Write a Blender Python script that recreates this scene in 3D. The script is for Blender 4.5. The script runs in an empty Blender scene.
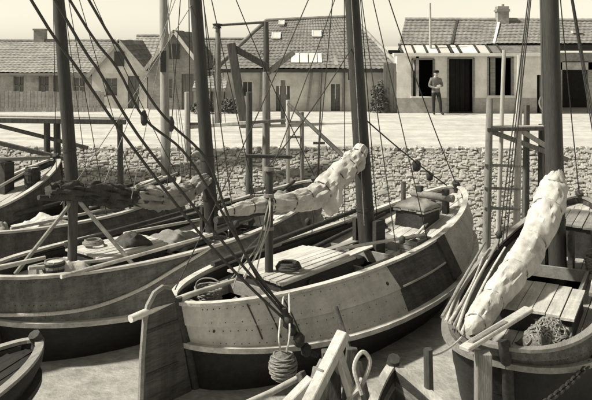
import bpy, bmesh, math, random
from mathutils import Vector, Matrix, noise
random.seed(7)
R = math.radians
sc = bpy.context.scene
C = sc.collection

# ------------------------------------------------------------------ camera
CZ, YH, F = 5.13, 46.0, 750.0          # eye height over the water, horizon row and focal length of the 592x400 photograph
cam = bpy.data.cameras.new('camera'); camo = bpy.data.objects.new('camera', cam); C.objects.link(camo)
camo.location = (0, 0, CZ); camo.rotation_euler = (R(90), 0, 0)
cam.sensor_width = 36; cam.lens = 36 * F / 592; cam.shift_y = -(200 - YH) / 592
cam.clip_end = 9000; sc.camera = camo
sc.render.resolution_x = 1024; sc.render.resolution_y = 692

# ------------------------------------------------------------------ world, sun, exposure
SUN_EL, SUN_AZ = 48, 263               # azimuth clockwise from +Y: light comes from the left, a little behind the camera
w = bpy.data.worlds.new('World'); sc.world = w; w.use_nodes = True
nt = w.node_tree; bg = nt.nodes['Background']
sky = nt.nodes.new('ShaderNodeTexSky'); sky.sky_type = 'NISHITA'; sky.sun_disc = False
sky.sun_elevation = R(SUN_EL); sky.sun_rotation = R(SUN_AZ); sky.dust_density = 0.6; sky.air_density = 1.0; sky.ozone_density = 1.0
bw = nt.nodes.new('ShaderNodeRGBToBW'); nt.links.new(sky.outputs[0], bw.inputs[0])
tn = nt.nodes.new('ShaderNodeMixRGB'); tn.blend_type = 'MULTIPLY'; tn.inputs[0].default_value = 1
tn.inputs[2].default_value = (1.0, 0.943, 0.765, 1)
nt.links.new(bw.outputs[0], tn.inputs[1]); nt.links.new(tn.outputs[0], bg.inputs[0])
bg.inputs[1].default_value = 0.092
sl = bpy.data.lights.new('sun', 'SUN'); sl.energy = 3.6; sl.angle = R(4); sl.color = (1.0, 0.955, 0.83)
so = bpy.data.objects.new('sun', sl); C.objects.link(so); so.location = (-20, -10, 30)
sd = Vector((math.sin(R(SUN_AZ)) * math.cos(R(SUN_EL)), math.cos(R(SUN_AZ)) * math.cos(R(SUN_EL)), math.sin(R(SUN_EL))))
so.rotation_euler = sd.to_track_quat('Z', 'Y').to_euler()
sc.view_settings.view_transform = 'Standard'; sc.view_settings.look = 'None'
sc.view_settings.exposure = 0.92; sc.view_settings.gamma = 1.0

# ------------------------------------------------------------------ helpers
def at(px, py, Y):                       # world point at distance Y that the photograph shows at (px, py)
    return Vector(((px - 296) / F * Y, Y, CZ - (py - YH) / F * Y))
def tint(v):
    return (v, v * 0.975, v * 0.925, 1)

MATS = {}
def mat(name, v, var=0.35, scale=6.0, stretch=(1, 1, 1), rough=0.8, bump=0.25, fine=40.0, stain=0.0, sscale=(1, 1, 1)):
    m = bpy.data.materials.new(name); m.use_nodes = True
    n = m.node_tree; b = n.nodes['Principled BSDF']; b.inputs['Roughness'].default_value = rough
    b.inputs['Specular IOR Level'].default_value = 0.25
    tc = n.nodes.new('ShaderNodeTexCoord'); mp = n.nodes.new('ShaderNodeMapping')
    mp.inputs['Scale'].default_value = stretch; n.links.new(tc.outputs['Object'], mp.inputs[0])
    oi = n.nodes.new('ShaderNodeObjectInfo')
    off = n.nodes.new('ShaderNodeVectorMath'); off.operation = 'SCALE'; off.inputs[0].default_value = (13.1, 7.7, 5.3)
    n.links.new(oi.outputs['Random'], off.inputs['Scale']); n.links.new(off.outputs[0], mp.inputs['Location'])
    n1 = n.nodes.new('ShaderNodeTexNoise'); n1.inputs['Scale'].default_value = scale; n1.inputs['Detail'].default_value = 7; n1.inputs['Roughness'].default_value = 0.65
    n2 = n.nodes.new('ShaderNodeTexNoise'); n2.inputs['Scale'].default_value = fine; n2.inputs['Detail'].default_value = 4
    n.links.new(mp.outputs[0], n1.inputs[0]); n.links.new(mp.outputs[0], n2.inputs[0])
    mx = n.nodes.new('ShaderNodeMath'); mx.operation = 'MULTIPLY_ADD'; mx.inputs[1].default_value = 0.6
    n.links.new(n1.outputs[0], mx.inputs[0])
    m3 = n.nodes.new('ShaderNodeMath'); m3.operation = 'MULTIPLY'; m3.inputs[1].default_value = 0.4
    n.links.new(n2.outputs[0], m3.inputs[0]); n.links.new(m3.outputs[0], mx.inputs[2])
    cr = n.nodes.new('ShaderNodeValToRGB')
    cr.color_ramp.elements[0].position = 0.34; cr.color_ramp.elements[0].color = tint(v * (1 - var))
    cr.color_ramp.elements[1].position = 0.66; cr.color_ramp.elements[1].color = tint(min(0.86, v * (1 + var)))
    n.links.new(mx.outputs[0], cr.inputs[0])
    # every copy a little lighter or darker
    mr = n.nodes.new('ShaderNodeMapRange'); mr.inputs['To Min'].default_value = 0.86; mr.inputs['To Max'].default_value = 1.12
    n.links.new(oi.outputs['Random'], mr.inputs[0])
    ml = n.nodes.new('ShaderNodeMixRGB'); ml.blend_type = 'MULTIPLY'; ml.inputs[0].default_value = 1
    n.links.new(cr.outputs[0], ml.inputs[1]); n.links.new(mr.outputs[0], ml.inputs[2])
    last = ml.outputs[0]
    if stain:
        n4 = n.nodes.new('ShaderNodeTexNoise'); n4.inputs['Scale'].default_value = 1.3; n4.inputs['Detail'].default_value = 6; n4.inputs['Roughness'].default_value = 0.7
        mp4 = n.nodes.new('ShaderNodeMapping'); mp4.inputs['Scale'].default_value = sscale; n.links.new(tc.outputs['Object'], mp4.inputs[0]); n.links.new(mp4.outputs[0], n4.inputs[0])
        r4 = n.nodes.new('ShaderNodeValToRGB'); r4.color_ramp.elements[0].position = 0.36; r4.color_ramp.elements[0].color = (1 - stain,) * 3 + (1,)
        r4.color_ramp.elements[1].position = 0.6; r4.color_ramp.elements[1].color = (1, 1, 1, 1)
        n.links.new(n4.outputs[0], r4.inputs[0])
        m4 = n.nodes.new('ShaderNodeMixRGB'); m4.blend_type = 'MULTIPLY'; m4.inputs[0].default_value = 1
        n.links.new(last, m4.inputs[1]); n.links.new(r4.outputs[0], m4.inputs[2]); last = m4.outputs[0]
    n.links.new(last, b.inputs['Base Color'])
    if bump:
        bp = n.nodes.new('ShaderNodeBump'); bp.inputs['Strength'].default_value = bump; bp.inputs['Distance'].default_value = 0.03
        n.links.new(mx.outputs[0], bp.inputs['Height']); n.links.new(bp.outputs[0], b.inputs['Normal'])
    MATS[name] = m
    return m
ALONG = (0.22, 2.2, 2.2); UP = (2.2, 2.2, 0.22)
mat('tar', 0.02, 0.5, 5, ALONG, 0.55, 0.3)
mat('hull_pale', 0.56, 0.16, 9, (0.35, 1.6, 1.6), 0.7, 0.25, 60, 0.24, (3, 3, .6))
mat("hull_dark", 0.095, 0.5, 6, ALONG, 0.7, 0.3, 40, 0.45, (4, 4, .5))
mat('hull_mid', 0.12, 0.45, 6, ALONG, 0.75, 0.3, 40, 0.45, (4, 4, .5))
mat('hull_grey', 0.17, 0.4, 6, ALONG, 0.75, 0.3, 40, 0.45, (4, 4, .5))
mat('wood_light', 0.55, 0.28, 6, ALONG, 0.75, 0.3, 40, 0.4, (1.2, 3, 3))
mat('wood_mid', 0.24, 0.35, 6, ALONG, 0.8, 0.3)
mat('deck', 0.56, 0.32, 6, ALONG, 0.75, 0.3, 50, 0.3)
mat('deck_worn', 0.40, 0.32, 6, ALONG, 0.8, 0.3, 50, 0.35)
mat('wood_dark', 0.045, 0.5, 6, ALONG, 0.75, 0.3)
mat('mast_dark', 0.045, 0.4, 7, UP, 0.6, 0.25)
mat('mast_pale', 0.30, 0.3, 7, UP, 0.7, 0.25)
mat('post', 0.20, 0.45, 7, UP, 0.85, 0.4)
mat('post_dark', 0.085, 0.5, 7, UP, 0.85, 0.4)
mat('post_pale', 0.42, 0.3, 7, UP, 0.85, 0.4)
mat('canvas', 0.60, 0.16, 9, (1, 1, 1), 0.9, 0.6, 90, 0.3, (2, 2, 2))
mat('canvas_dark', 0.06, 0.5, 6, (1, 1, 1), 0.9, 0.6)
mat('canvas_grey', 0.28, 0.3, 6, (1, 1, 1), 0.9, 0.6, 60, 0.3)
mat('rope_dark', 0.05, 0.4, 30, (1, 1, 1), 0.9, 0.4)
mat('rope_pale', 0.46, 0.3, 30, (1, 1, 1), 0.9, 0.4)
mat('rope_mid', 0.22, 0.4, 30, (1, 1, 1), 0.9, 0.5)
mat('iron', 0.04, 0.5, 20, (1, 1, 1), 0.5, 0.2)
mat('plaster', 0.78, 0.12, 3, (1, 1, 1), 0.9, 0.2, 30, 0.25)
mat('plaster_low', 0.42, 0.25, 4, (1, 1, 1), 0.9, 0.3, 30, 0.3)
mat('wall_white', 0.80, 0.10, 2.5, (1, 1, 1), 0.9, 0.2, 25, 0.35)
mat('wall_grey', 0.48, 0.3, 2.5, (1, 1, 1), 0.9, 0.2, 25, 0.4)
mat('brick_grey', 0.32, 0.3, 5, (1, 1, 3), 0.9, 0.2, 25, 0.35)
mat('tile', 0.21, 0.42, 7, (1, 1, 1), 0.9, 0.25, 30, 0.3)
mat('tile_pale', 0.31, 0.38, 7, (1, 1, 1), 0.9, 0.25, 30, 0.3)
mat('interior_shade', 0.02, 0.4, 6)  # near-black colour standing in for the shade inside the workshop
mat('shutter', 0.16, 0.35, 7, UP, 0.8, 0.2)
mat('paint_white', 0.68, 0.12, 8, (1, 1, 1), 0.7, 0.15, 50, 0.2)
mat('stone', 0.40, 0.40, 5, (1, 1, 1), 0.95, 0.5, 30)
mat('stone_joint', 0.17, 0.4, 6, (1, 1, 1), 0.95, 0.4)
mat('road', 0.50, 0.24, 2.6, (1, 1, 1), 0.95, 0.5, 30, 0.25, (.16, 1.5, 1))
mat('leaf', 0.11, 0.5, 8, (1, 1, 1), 0.8, 0)
mat('cloth_jacket', 0.17, 0.3, 10, (1, 1, 1), 0.9, 0.3)
mat('cloth_dark', 0.03, 0.3, 10, (1, 1, 1), 0.9, 0.3)
mat('skin', 0.42, 0.1, 10, (1, 1, 1), 0.6, 0.0)
mat('net', 0.13, 0.6, 14, (1, 1, 1), 0.95, 0.6)
mat('basket', 0.24, 0.45, 25, (1, 1, 3), 0.9, 0.5)
g = bpy.data.materials.new('glass'); g.use_nodes = True
gb = g.node_tree.nodes['Principled BSDF']; gb.inputs['Base Color'].default_value = tint(0.03); gb.inputs['Roughness'].default_value = 0.08; MATS['glass'] = g
g = bpy.data.materials.new('roof_glass'); g.use_nodes = True
gb = g.node_tree.nodes['Principled BSDF']; gb.inputs['Base Color'].default_value = tint(0.55); gb.inputs['Roughness'].default_value = 0.12; MATS['roof_glass'] = g
# silty harbour water
g = bpy.data.materials.new('water'); g.use_nodes = True; n = g.node_tree; gb = n.nodes['Principled BSDF']
gb.inputs['Roughness'].default_value = 0.06; gb.inputs['IOR'].default_value = 2.0; gb.inputs['Specular IOR Level'].default_value = 0.5
tc = n.nodes.new('ShaderNodeTexCoord'); n1 = n.nodes.new('ShaderNodeTexNoise'); n1.inputs['Scale'].default_value = 3.4; n1.inputs['Detail'].default_value = 12; n1.inputs['Roughness'].default_value = .72
n2 = n.nodes.new('ShaderNodeTexNoise'); n2.inputs['Scale'].default_value = 9; n2.inputs['Detail'].default_value = 8; n2.inputs['Roughness'].default_value = .65
n.links.new(tc.outputs['Object'], n1.inputs[0]); n.links.new(tc.outputs['Object'], n2.inputs[0])
cr = n.nodes.new('ShaderNodeValToRGB'); cr.color_ramp.elements[0].position = .35; cr.color_ramp.elements[0].color = tint(.28); cr.color_ramp.elements[1].position = .65; cr.color_ramp.elements[1].color = tint(.50)
n.links.new(n1.outputs[0], cr.inputs[0]); n.links.new(cr.outputs[0], gb.inputs['Base Color'])
bp = n.nodes.new('ShaderNodeBump'); bp.inputs['Strength'].default_value = .6; bp.inputs['Distance'].default_value = .06
n.links.new(n2.outputs[0], bp.inputs['Height']); n.links.new(bp.outputs[0], gb.inputs['Normal']); MATS['water'] = g

def tag(o, label=None, cat=None, group=None, kind=None):
    if label: o['label'] = label
    if cat: o['category'] = cat
    if group: o['group'] = group
    if kind: o['kind'] = kind
    return o
def empty(name, loc=(0, 0, 0), rz=0, label=None, cat=None, group=None):
    o = bpy.data.objects.new(name, None); C.objects.link(o); o.location = loc; o.rotation_euler = (0, 0, rz)
    o.empty_display_size = 0.3
    return tag(o, label, cat, group)

class MB:
    def __init__(s): s.v = []; s.f = []; s.smooth = False
    def add(s, vs, fs):
        k = len(s.v); s.v += [tuple(p) for p in vs]; s.f += [tuple(i + k for i in f) for f in fs]; return s
    def box(s, c, d, rot=None, taper=1.0):
        vs = []
        for z in (-.5, .5):
            q = taper if z > 0 else 1.0
            for x, y in ((-.5, -.5), (.5, -.5), (.5, .5), (-.5, .5)):
                p = Vector((x * d[0] * q, y * d[1] * q, z * d[2]))
                if rot: p = rot @ p
                vs.append(p + Vector(c))
        return s.add(vs, [(3, 2, 1, 0), (4, 5, 6, 7), (0, 1, 5, 4), (1, 2, 6, 5), (2, 3, 7, 6), (3, 0, 4, 7)])
    def beam(s, a, b, w, h=None, up=(0, 0, 1)):
        a = Vector(a); b = Vector(b); h = h or w; d = (b - a).normalized(); u = Vector(up)
        if abs(d.dot(u)) > .98: u = Vector((0, 1, 0))
        x = d.cross(u).normalized(); y = x.cross(d).normalized(); vs = []
        for p in (a, b):
            for i, j in ((-1, -1), (1, -1), (1, 1), (-1, 1)): vs.append(p + x * i * w / 2 + y * j * h / 2)
        return s.add(vs, [(0, 1, 2, 3), (7, 6, 5, 4), (4, 5, 1, 0), (5, 6, 2, 1), (6, 7, 3, 2), (7, 4, 0, 3)])
    def tube(s, pts, rad, n=8, rough=0.0, flat=1.0, seed=0, cap=True):
        pts = [Vector(p) for p in pts]; m = len(pts); s.smooth = True
        if not hasattr(rad, '__len__'): rad = [rad] * m
        up = Vector((0, 0, 1)); vs = []; fs = []; x = None
        for i, p in enumerate(pts):
            d = (pts[min(i + 1, m - 1)] - pts[max(i - 1, 0)]).normalized()
            if x is None:
                x = d.cross(up)
                if x.length < .1: x = d.cross(Vector((0, 1, 0)))
            x = (x - d * x.dot(d)).normalized(); y = x.cross(d).normalized()
            for k in range(n):
                a = 2 * math.pi * k / n; r = rad[i]
                if rough:
                    q = Vector((math.cos(a) * 2.3, math.sin(a) * 2.3, i * .13 + seed * 9.1))
                    q2 = Vector((math.cos(a) * 5.2, math.sin(a) * 5.2, i * .16 + seed * 3.3 + a * .25))
                    r *= 1 + rough * noise.noise(q) + rough * .95 * (.5 - abs(noise.noise(q2)) * 1.8)
                vs.append(p + x * math.cos(a) * r + y * math.sin(a) * r * flat)
        for i in range(m - 1):
            for k in range(n):
                fs.append((i * n + k, i * n + (k + 1) % n, (i + 1) * n + (k + 1) % n, (i + 1) * n + k))
        if cap: fs += [tuple(range(n))[::-1], tuple((m - 1) * n + k for k in range(n))]
        return s.add(vs, fs)
    def lathe(s, prof, n=14, c=(0, 0, 0)):
        s.smooth = True; vs = []; fs = []; m = len(prof)
        for r, z in prof:
            for k in range(n):
                a = 2 * math.pi * k / n; vs.append((c[0] + r * math.cos(a), c[1] + r * math.sin(a), c[2] + z))
        for i in range(m - 1):
            for k in range(n): fs.append((i * n + k, i * n + (k + 1) % n, (i + 1) * n + (k + 1) % n, (i + 1) * n + k))
        fs += [tuple(range(n))[::-1], tuple((m - 1) * n + k for k in range(n))]
        return s.add(vs, fs)
    def prism(s, poly, y0, y1, ax='y'):     # polygon in (x,z) extruded along y
        k = len(poly); f = (lambda p, q: (p[0], q, p[1])) if ax == 'y' else (lambda p, q: (q, p[0], p[1]))
        vs = [f(p, y0) for p in poly] + [f(p, y1) for p in poly]
        fs = [tuple(range(k)), tuple(range(2 * k - 1, k - 1, -1))] + [(i, i + k, (i + 1) % k + k, (i + 1) % k) for i in range(k)]
        return s.add(vs, fs)
    def build(s, name, m, parent=None, fix=True, bevel=0, **kw):
        me = bpy.data.meshes.new(name); me.from_pydata(s.v, [], s.f)
        if fix:
            b = bmesh.new(); b.from_mesh(me); bmesh.ops.recalc_face_normals(b, faces=b.faces)
            if bevel: bmesh.ops.bevel(b, geom=[e for e in b.edges], offset=bevel, segments=1, affect='EDGES', profile=.5)
            b.to_mesh(me); b.free()
        me.materials.append(MATS[m])
        if s.smooth:
            for p in me.polygons: p.use_smooth = True
            me.set_sharp_from_angle(angle=R(50))
        o = bpy.data.objects.new(name, me); C.objects.link(o)
        if parent: o.parent = parent
        return tag(o, **kw)
def rope_pts(a, b, sag=0.0, n=12):
    a = Vector(a); b = Vector(b)
    return [a.lerp(b, i / n) - Vector((0, 0, sag * 4 * (i / n) * (1 - i / n))) for i in range(n + 1)]
def spline(P, k=6):                       # Catmull-Rom through the given points
    P = [Vector(p) for p in P]; Q = [P[0] * 2 - P[1]] + P + [P[-1] * 2 - P[-2]]; out = []
    for i in range(1, len(Q) - 2):
        for j in range(k):
            t = j / k; a, b, c, d = Q[i - 1], Q[i], Q[i + 1], Q[i + 2]
            out.append(.5 * ((2 * b) + (c - a) * t + (2 * a - 5 * b + 4 * c - d) * t * t + (3 * b - a - 3 * c + d) * t ** 3))
    return out + [P[-1]]
def lerp(a, b, t): return a + (b - a) * t

# ------------------------------------------------------------------ water, revetment, quay
WATER = -0.35
TOE_Y, TOE_Z, EDGE_Y, EDGE_Z, ROAD_Z = 20.4, -0.75, 22.55, 2.05, 2.45
m = MB(); m.add([(-400, -280, WATER), (400, -280, WATER), (400, TOE_Y + 1, WATER), (-400, TOE_Y + 1, WATER)], [(0, 1, 2, 3)])
m.build('water', 'water', kind='structure')
m = MB(); m.add([(-400, -280, -1.3), (400, -280, -1.3), (400, TOE_Y + .4, -1.3), (-400, TOE_Y + .4, -1.3)], [(0, 1, 2, 3)])
m.build('harbour_bed', 'stone_joint', kind='structure')
prof = [(EDGE_Y, EDGE_Z), (EDGE_Y + .35, EDGE_Z + .02), (24, 2.13), (26, 2.27), (28.5, ROAD_Z), (60, ROAD_Z), (4000, ROAD_Z)]
m = MB(); xs = [-2500, -60, -30, -20, -10, -5, 0, 5, 10, 20, 30, 60, 2500]
for y, z in prof:
    for x in xs: m.v.append((x, y, z + (.03 * noise.noise(Vector((x * .5, y * .5, 0))) if EDGE_Y + .2 < y < 28 and abs(x) < 40 else 0)))
k = len(xs)
for j in range(len(prof) - 1):
    for i in range(k - 1): m.f.append((j * k + i, j * k + i + 1, (j + 1) * k + i + 1, (j + 1) * k + i))
m.smooth = True; m.build('quay_road', 'road', kind='structure')
m = MB(); m.add([(-60, TOE_Y, TOE_Z - 1), (60, TOE_Y, TOE_Z - 1), (60, TOE_Y, TOE_Z), (-60, TOE_Y, TOE_Z), (60, EDGE_Y, EDGE_Z - .012), (-60, EDGE_Y, EDGE_Z - .012)], [(0, 1, 2, 3), (3, 2, 4, 5)])
bank = m.build('revetment', 'stone_joint', kind='structure')
tag(bank, 'sloping harbour bank faced with rough pale stones')
def stone_mesh(i):
    b = bmesh.new(); bmesh.ops.create_cube(b, size=1)
    for vv in b.verts:
        if vv.co.z > 0: vv.co.x *= .80; vv.co.y *= .78
        vv.co += Vector((random.uniform(-.2, .2), random.uniform(-.2, .2), random.uniform(-.15, .15)))
    bmesh.ops.bevel(b, geom=[e for e in b.edges if (e.verts[0].co.z + e.verts[1].co.z) > .3], offset=.12, segments=1, affect='EDGES')
    me = bpy.data.meshes.new('stone'); b.to_mesh(me); b.free(); me.materials.append(MATS['stone'])
    return me
SM = [stone_mesh(i) for i in range(10)]
slope = Vector((0, EDGE_Y - TOE_Y, EDGE_Z - TOE_Z)); SL = slope.length; sdir = slope.normalized()
nrm = Vector((1, 0, 0)).cross(sdir)
base_rot = Matrix((Vector((1, 0, 0)), sdir, nrm)).transposed()
stones = []; u = 0.0; row = 0
while u < SL - .1:
    h = random.uniform(.06, .10); x = -15.5 + random.uniform(0, .2)
    while x < 15.5:
        wd = random.choice((.07, .09, .11, .14, .18, .24)) * random.uniform(.85, 1.15)
        p = Vector((x + wd / 2, TOE_Y, TOE_Z)) + sdir * min(u + h / 2 + random.uniform(-.03, .03), SL - h / 2) + nrm * random.uniform(-.015, .025)
        big = 1.55 if random.random() < .07 else 1.0
        stones.append((p + nrm * (.015 if big > 1 else 0), wd * min(big, 1.3), h * 1.06 * big, random.uniform(.05, .08), base_rot @ Matrix.Rotation(random.gauss(0, .22), 3, 'Z') @ Matrix.Rotation(random.uniform(-.12, .12), 3, 'X')))
        x += wd
    u += h * .92; row += 1
for k in range(520):
    x = random.uniform(-19, 19); y = EDGE_Y + abs(random.gauss(0, .16)) - .04; wd = random.uniform(.07, .2)
    stones.append((Vector((x, y, EDGE_Z - .0)), wd, wd * random.uniform(.6, .9), wd * random.uniform(.3, .7), Matrix.Rotation(random.uniform(0, 3), 3, 'Z') @ Matrix.Rotation(random.uniform(-.3, .3), 3, 'X')))
def seen(s):
    p = s[0]; px = 296 + F * p.x / p.y; py = YH + F * (CZ - p.z) / p.y
    return -5 < px < 597 and 150 < py < 212
vis = sorted([i for i, s in enumerate(stones) if seen(s)], key=lambda i: -stones[i][1] * stones[i][2])[:300]
visset = set(vis); rest = MB()
for i, (p, wd, h, d, rot) in enumerate(stones):
    me = SM[i % 10]
    if i in visset:
        o = bpy.data.objects.new('stone', me); C.objects.link(o); o.parent = bank
        o.location = p; o.rotation_euler = rot.to_euler(); o.scale = (wd, h, d)
    else:
        rest.add([rot @ Vector((q.co.x * wd, q.co.y * h, q.co.z * d)) + p for q in me.vertices], [tuple(f.vertices) for f in me.polygons])
rest.build('stone_facing', 'stone', bank, kind='stuff')

# ------------------------------------------------------------------ boats
def sup(u, n, mm): return max(0.0, 1 - u ** n) ** (1 / mm)
class Boat:
    def __init__(s, name, loc, ang, L, label, cat='fishing boat', group=None, B=3.5, Bg=2.55, Bb=2.3, zg=(1.1, 1.05, 1.6), zw=(.42, .22, .72), zb=-.8,
                 rs=.5, rb=1.6, tum=.25, ns=2.3, nb=2.2, sm=1.7, bm=1.7, tm=.46, dd=.38, xs=0.0):
        s.__dict__.update(L=L, B=B, Bg=Bg, Bb=Bb, zg=zg, zw=zw, zb=zb, rs=rs, rb=rb, tum=tum, ns=ns, nb=nb, sm=sm, bm=bm, tm=tm, dd=dd, xs=xs)
        s.root = empty(name, (loc[0], loc[1], 0), R(ang), label, cat, group)
        s.M = Matrix.Translation((loc[0], loc[1], 0)) @ Matrix.Rotation(R(ang), 4, 'Z')
    def shape(s, t):
        if t < s.tm: return sup((s.tm - t) / s.tm, s.ns, s.sm)
        return sup((t - s.tm) / (1 - s.tm), s.nb, s.bm)
    def curve(s, tri, t):
        a, b, c = tri
        return b + (a - b) * max(0, (s.tm - t) / s.tm) ** 2 + (c - b) * max(0, (t - s.tm) / (1 - s.tm)) ** 2.2
    def pt(s, t, v, side=1):
        q = s.shape(t); wb, ww, wg = s.Bb / 2 * q, s.B / 2 * q, s.Bg / 2 * q
        zb = s.zb + .25 * max(0, t - .6) / .4; zw = s.curve(s.zw, t); zg = s.curve(s.zg, t)
        if v < .5: k = v * 2; y = lerp(wb, ww, k) + .06 * q * math.sin(math.pi * k); z = lerp(zb, zw, k)
        else: k = (v - .5) * 2; y = lerp(ww, wg, k) + .05 * q * math.sin(math.pi * k); z = lerp(zw, zg, k)
        vv = max(0.0, 1 - v); x0 = s.xs + s.rs * vv ** 1.3; x1 = s.L - s.rb * vv ** 2.2 - s.tum * v ** 3
        return Vector((lerp(x0, x1, t), y * side, z))
    def p2t(s, p):                     # even spacing along the curved plan of the hull
        if p < .5: return s.tm * (1 - math.cos(p * math.pi) ** (2 / s.ns))
        return s.tm + (1 - s.tm) * math.cos((1 - p) * math.pi) ** (2 / s.nb)
    def t2p(s, t):
        if t < s.tm: return math.acos(min(1, (1 - t / s.tm) ** (s.ns / 2))) / math.pi
        return 1 - math.acos(min(1, ((t - s.tm) / (1 - s.tm)) ** (s.nb / 2))) / math.pi
    def nor(s, t, v, side):
        p = min(max(s.t2p(t), .012), .988); v = min(max(v, .01), .99); e = .008; t = s.p2t(p)
        a = s.pt(s.p2t(p + e), v, side) - s.pt(s.p2t(p - e), v, side); b = s.pt(t, v + .008, side) - s.pt(t, v - .008, side)
        q = a.cross(b) * (-side)
        return q.normalized()
    def ts(s, t0, t1, n):
        a, b = s.t2p(t0), s.t2p(t1)
        return [s.p2t(lerp(a, b, i / n)) for i in range(n + 1)]
    def strake(s, name, m, v0, v1, t0, t1, side, th=.05, out=0.0, n=30, **kw):
        mb = MB(); T = s.ts(t0, t1, n)
        for t in T:
            a = s.pt(t, v0, side); b = s.pt(t, v1, side); na = s.nor(t, v0 + .01, side); nb_ = s.nor(t, v1 - .01, side)
            mb.v += [tuple(a + na * (out + .012)), tuple(b + nb_ * out), tuple(b + nb_ * (out - th)), tuple(a + na * (out - th))]
        for i in range(n):
            for k in range(4): mb.f.append((i * 4 + k, i * 4 + (k + 1) % 4, i * 4 + 4 + (k + 1) % 4, i * 4 + 4 + k))
        mb.f += [(3, 2, 1, 0), (n * 4, n * 4 + 1, n * 4 + 2, n * 4 + 3)]
        mb.smooth = True
        return mb.build(name, m, s.root, **kw)
    def rail(s, name, m, v, t0, t1, side, wd, h, out=0.0, dz=0.0, n=30, **kw):
        mb = MB(); T = s.ts(t0, t1, n)
        for t in T:
            p = s.pt(t, v, side); q = s.nor(t, v, side); q.z = 0; q.normalize(); p = p + q * out + Vector((0, 0, dz))
            mb.v += [tuple(p + q * wd / 2 + Vector((0, 0, -h / 2))), tuple(p + q * wd / 2 + Vector((0, 0, h / 2))), tuple(p - q * wd / 2 + Vector((0, 0, h / 2))), tuple(p - q * wd / 2 + Vector((0, 0, -h / 2)))]
        for i in range(n):
            for k in range(4): mb.f.append((i * 4 + k, i * 4 + (k + 1) % 4, i * 4 + 4 + (k + 1) % 4, i * 4 + 4 + k))
        mb.f += [(3, 2, 1, 0), (n * 4, n * 4 + 1, n * 4 + 2, n * 4 + 3)]
        return mb.build(name, m, s.root, **kw)
    def zdeck(s, t): return s.curve(s.zg, t) - s.dd * (1 - .45 * min(1, max(0, t - .55) / .3))
    def hull(s, upper, lower='tar', wale='wood_light', cap='wood_light', segs=None):
        for side in (-1, 1):
            for k, (v0, v1) in enumerate(((0.0, .17), (.17, .335), (.335, .49))):
                s.strake('strake', lower, v0, v1 + .012, 0, 1, side, out=-.004 * k)
            for (t0, t1, mm) in (segs or ((0, 1, upper),)):
                for (v0, v1) in ((.51, .75), (.75, .985)):
                    s.strake('strake', mm, v0, v1 + (.012 if v1 < .8 else 0), t0, t1, side, out=0 if v1 < .8 else .012, n=30 if t1 - t0 > .5 else 14)
            s.rail('wale', wale, .5, 0, 1, side, .17, .08, out=.035)
            s.strake('bulwark_shade', 'wood_dark', .70, .975, .02, .98, side, th=.015, out=-.06)  # added dark strip that paints the shade inside the bulwark
            s.rail('gunwale', cap, 1.0, 0, 1, side, .12, .05, dz=.015)
            nl = MB()
            for v in (.56, .70, .80, .95):
                for i in range(6, 55):
                    t = s.p2t(i / 60 + random.uniform(-.003, .003)); q = s.nor(t, v, side); c_ = s.pt(t, v + random.uniform(-.004, .004), side) + q * (.012 if v > .75 else .004)
                    a_ = q.orthogonal().normalized() * .011; b_ = q.cross(a_); nl.add([c_ + a_, c_ + b_, c_ - a_, c_ - b_, c_ + q * .008], [(0, 1, 4), (1, 2, 4), (2, 3, 4), (3, 0, 4)])
            nl.build('nails', 'iron', s.root, kind='stuff')
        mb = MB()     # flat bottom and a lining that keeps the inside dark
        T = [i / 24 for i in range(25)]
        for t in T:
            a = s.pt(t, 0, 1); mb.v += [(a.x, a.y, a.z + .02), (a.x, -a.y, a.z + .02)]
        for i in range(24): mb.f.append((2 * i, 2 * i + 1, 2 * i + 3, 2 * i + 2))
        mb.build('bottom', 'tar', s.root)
        mb = MB(); mb.tube([s.pt(1, v, 1) + Vector((.02, 0, 0)) for v in [i / 10 for i in range(11)]] + [s.pt(1, 1, 1) + Vector((-.05, 0, .12))], [.10] * 11 + [.09], 8)
        mb.build('stem', 'wood_dark', s.root)
        mb = MB(); mb.tube([s.pt(0, v, 1) + Vector((-.02, 0, 0)) for v in [i / 6 for i in range(7)]] + [s.pt(0, 1, 1) + Vector((-.02, 0, .1))], .085, 8)
        mb.build('sternpost', 'wood_dark', s.root)
    def deck(s, m, holes=(), pw=.17):
        S = []
        for i in range(121):
            t = s.p2t(i / 120); zd = s.zdeck(t) + .02; v = .99
            while v > .3 and s.pt(t, v, 1).z > zd: v -= .01
            q = s.pt(t, v, 1) + s.nor(t, v, 1) * -.075; S.append((q.x, max(0.0, q.y), s.zdeck(t)))
        for side in (-1, 1):                 # margin plank that follows the hull
            mb = MB()
            for i, q in enumerate(S[2:-2]):
                a, b = Vector((S[i + 1][0], S[i + 1][1])), Vector((S[i + 3][0], S[i + 3][1])); d = (b - a).normalized(); nn_ = Vector((-d.y, d.x))
                for o_, dz in ((0, .0), (-.17, .0), (-.17, -.04), (0, -.04)):
                    mb.v.append((q[0] + nn_.x * o_, max(0.0, q[1] + nn_.y * o_) * side, q[2] + .045 + dz))
            n_ = len(S) - 5
            for i in range(n_):
                for j in range(4): mb.f.append((i * 4 + j, i * 4 + (j + 1) % 4, i * 4 + 4 + (j + 1) % 4, i * 4 + 4 + j))
            mb.f += [(3, 2, 1, 0), (n_ * 4, n_ * 4 + 1, n_ * 4 + 2, n_ * 4 + 3)]
            mb.build('margin_plank', m, s.root)
        nn = int(s.Bg / pw / 2) + 2
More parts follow.
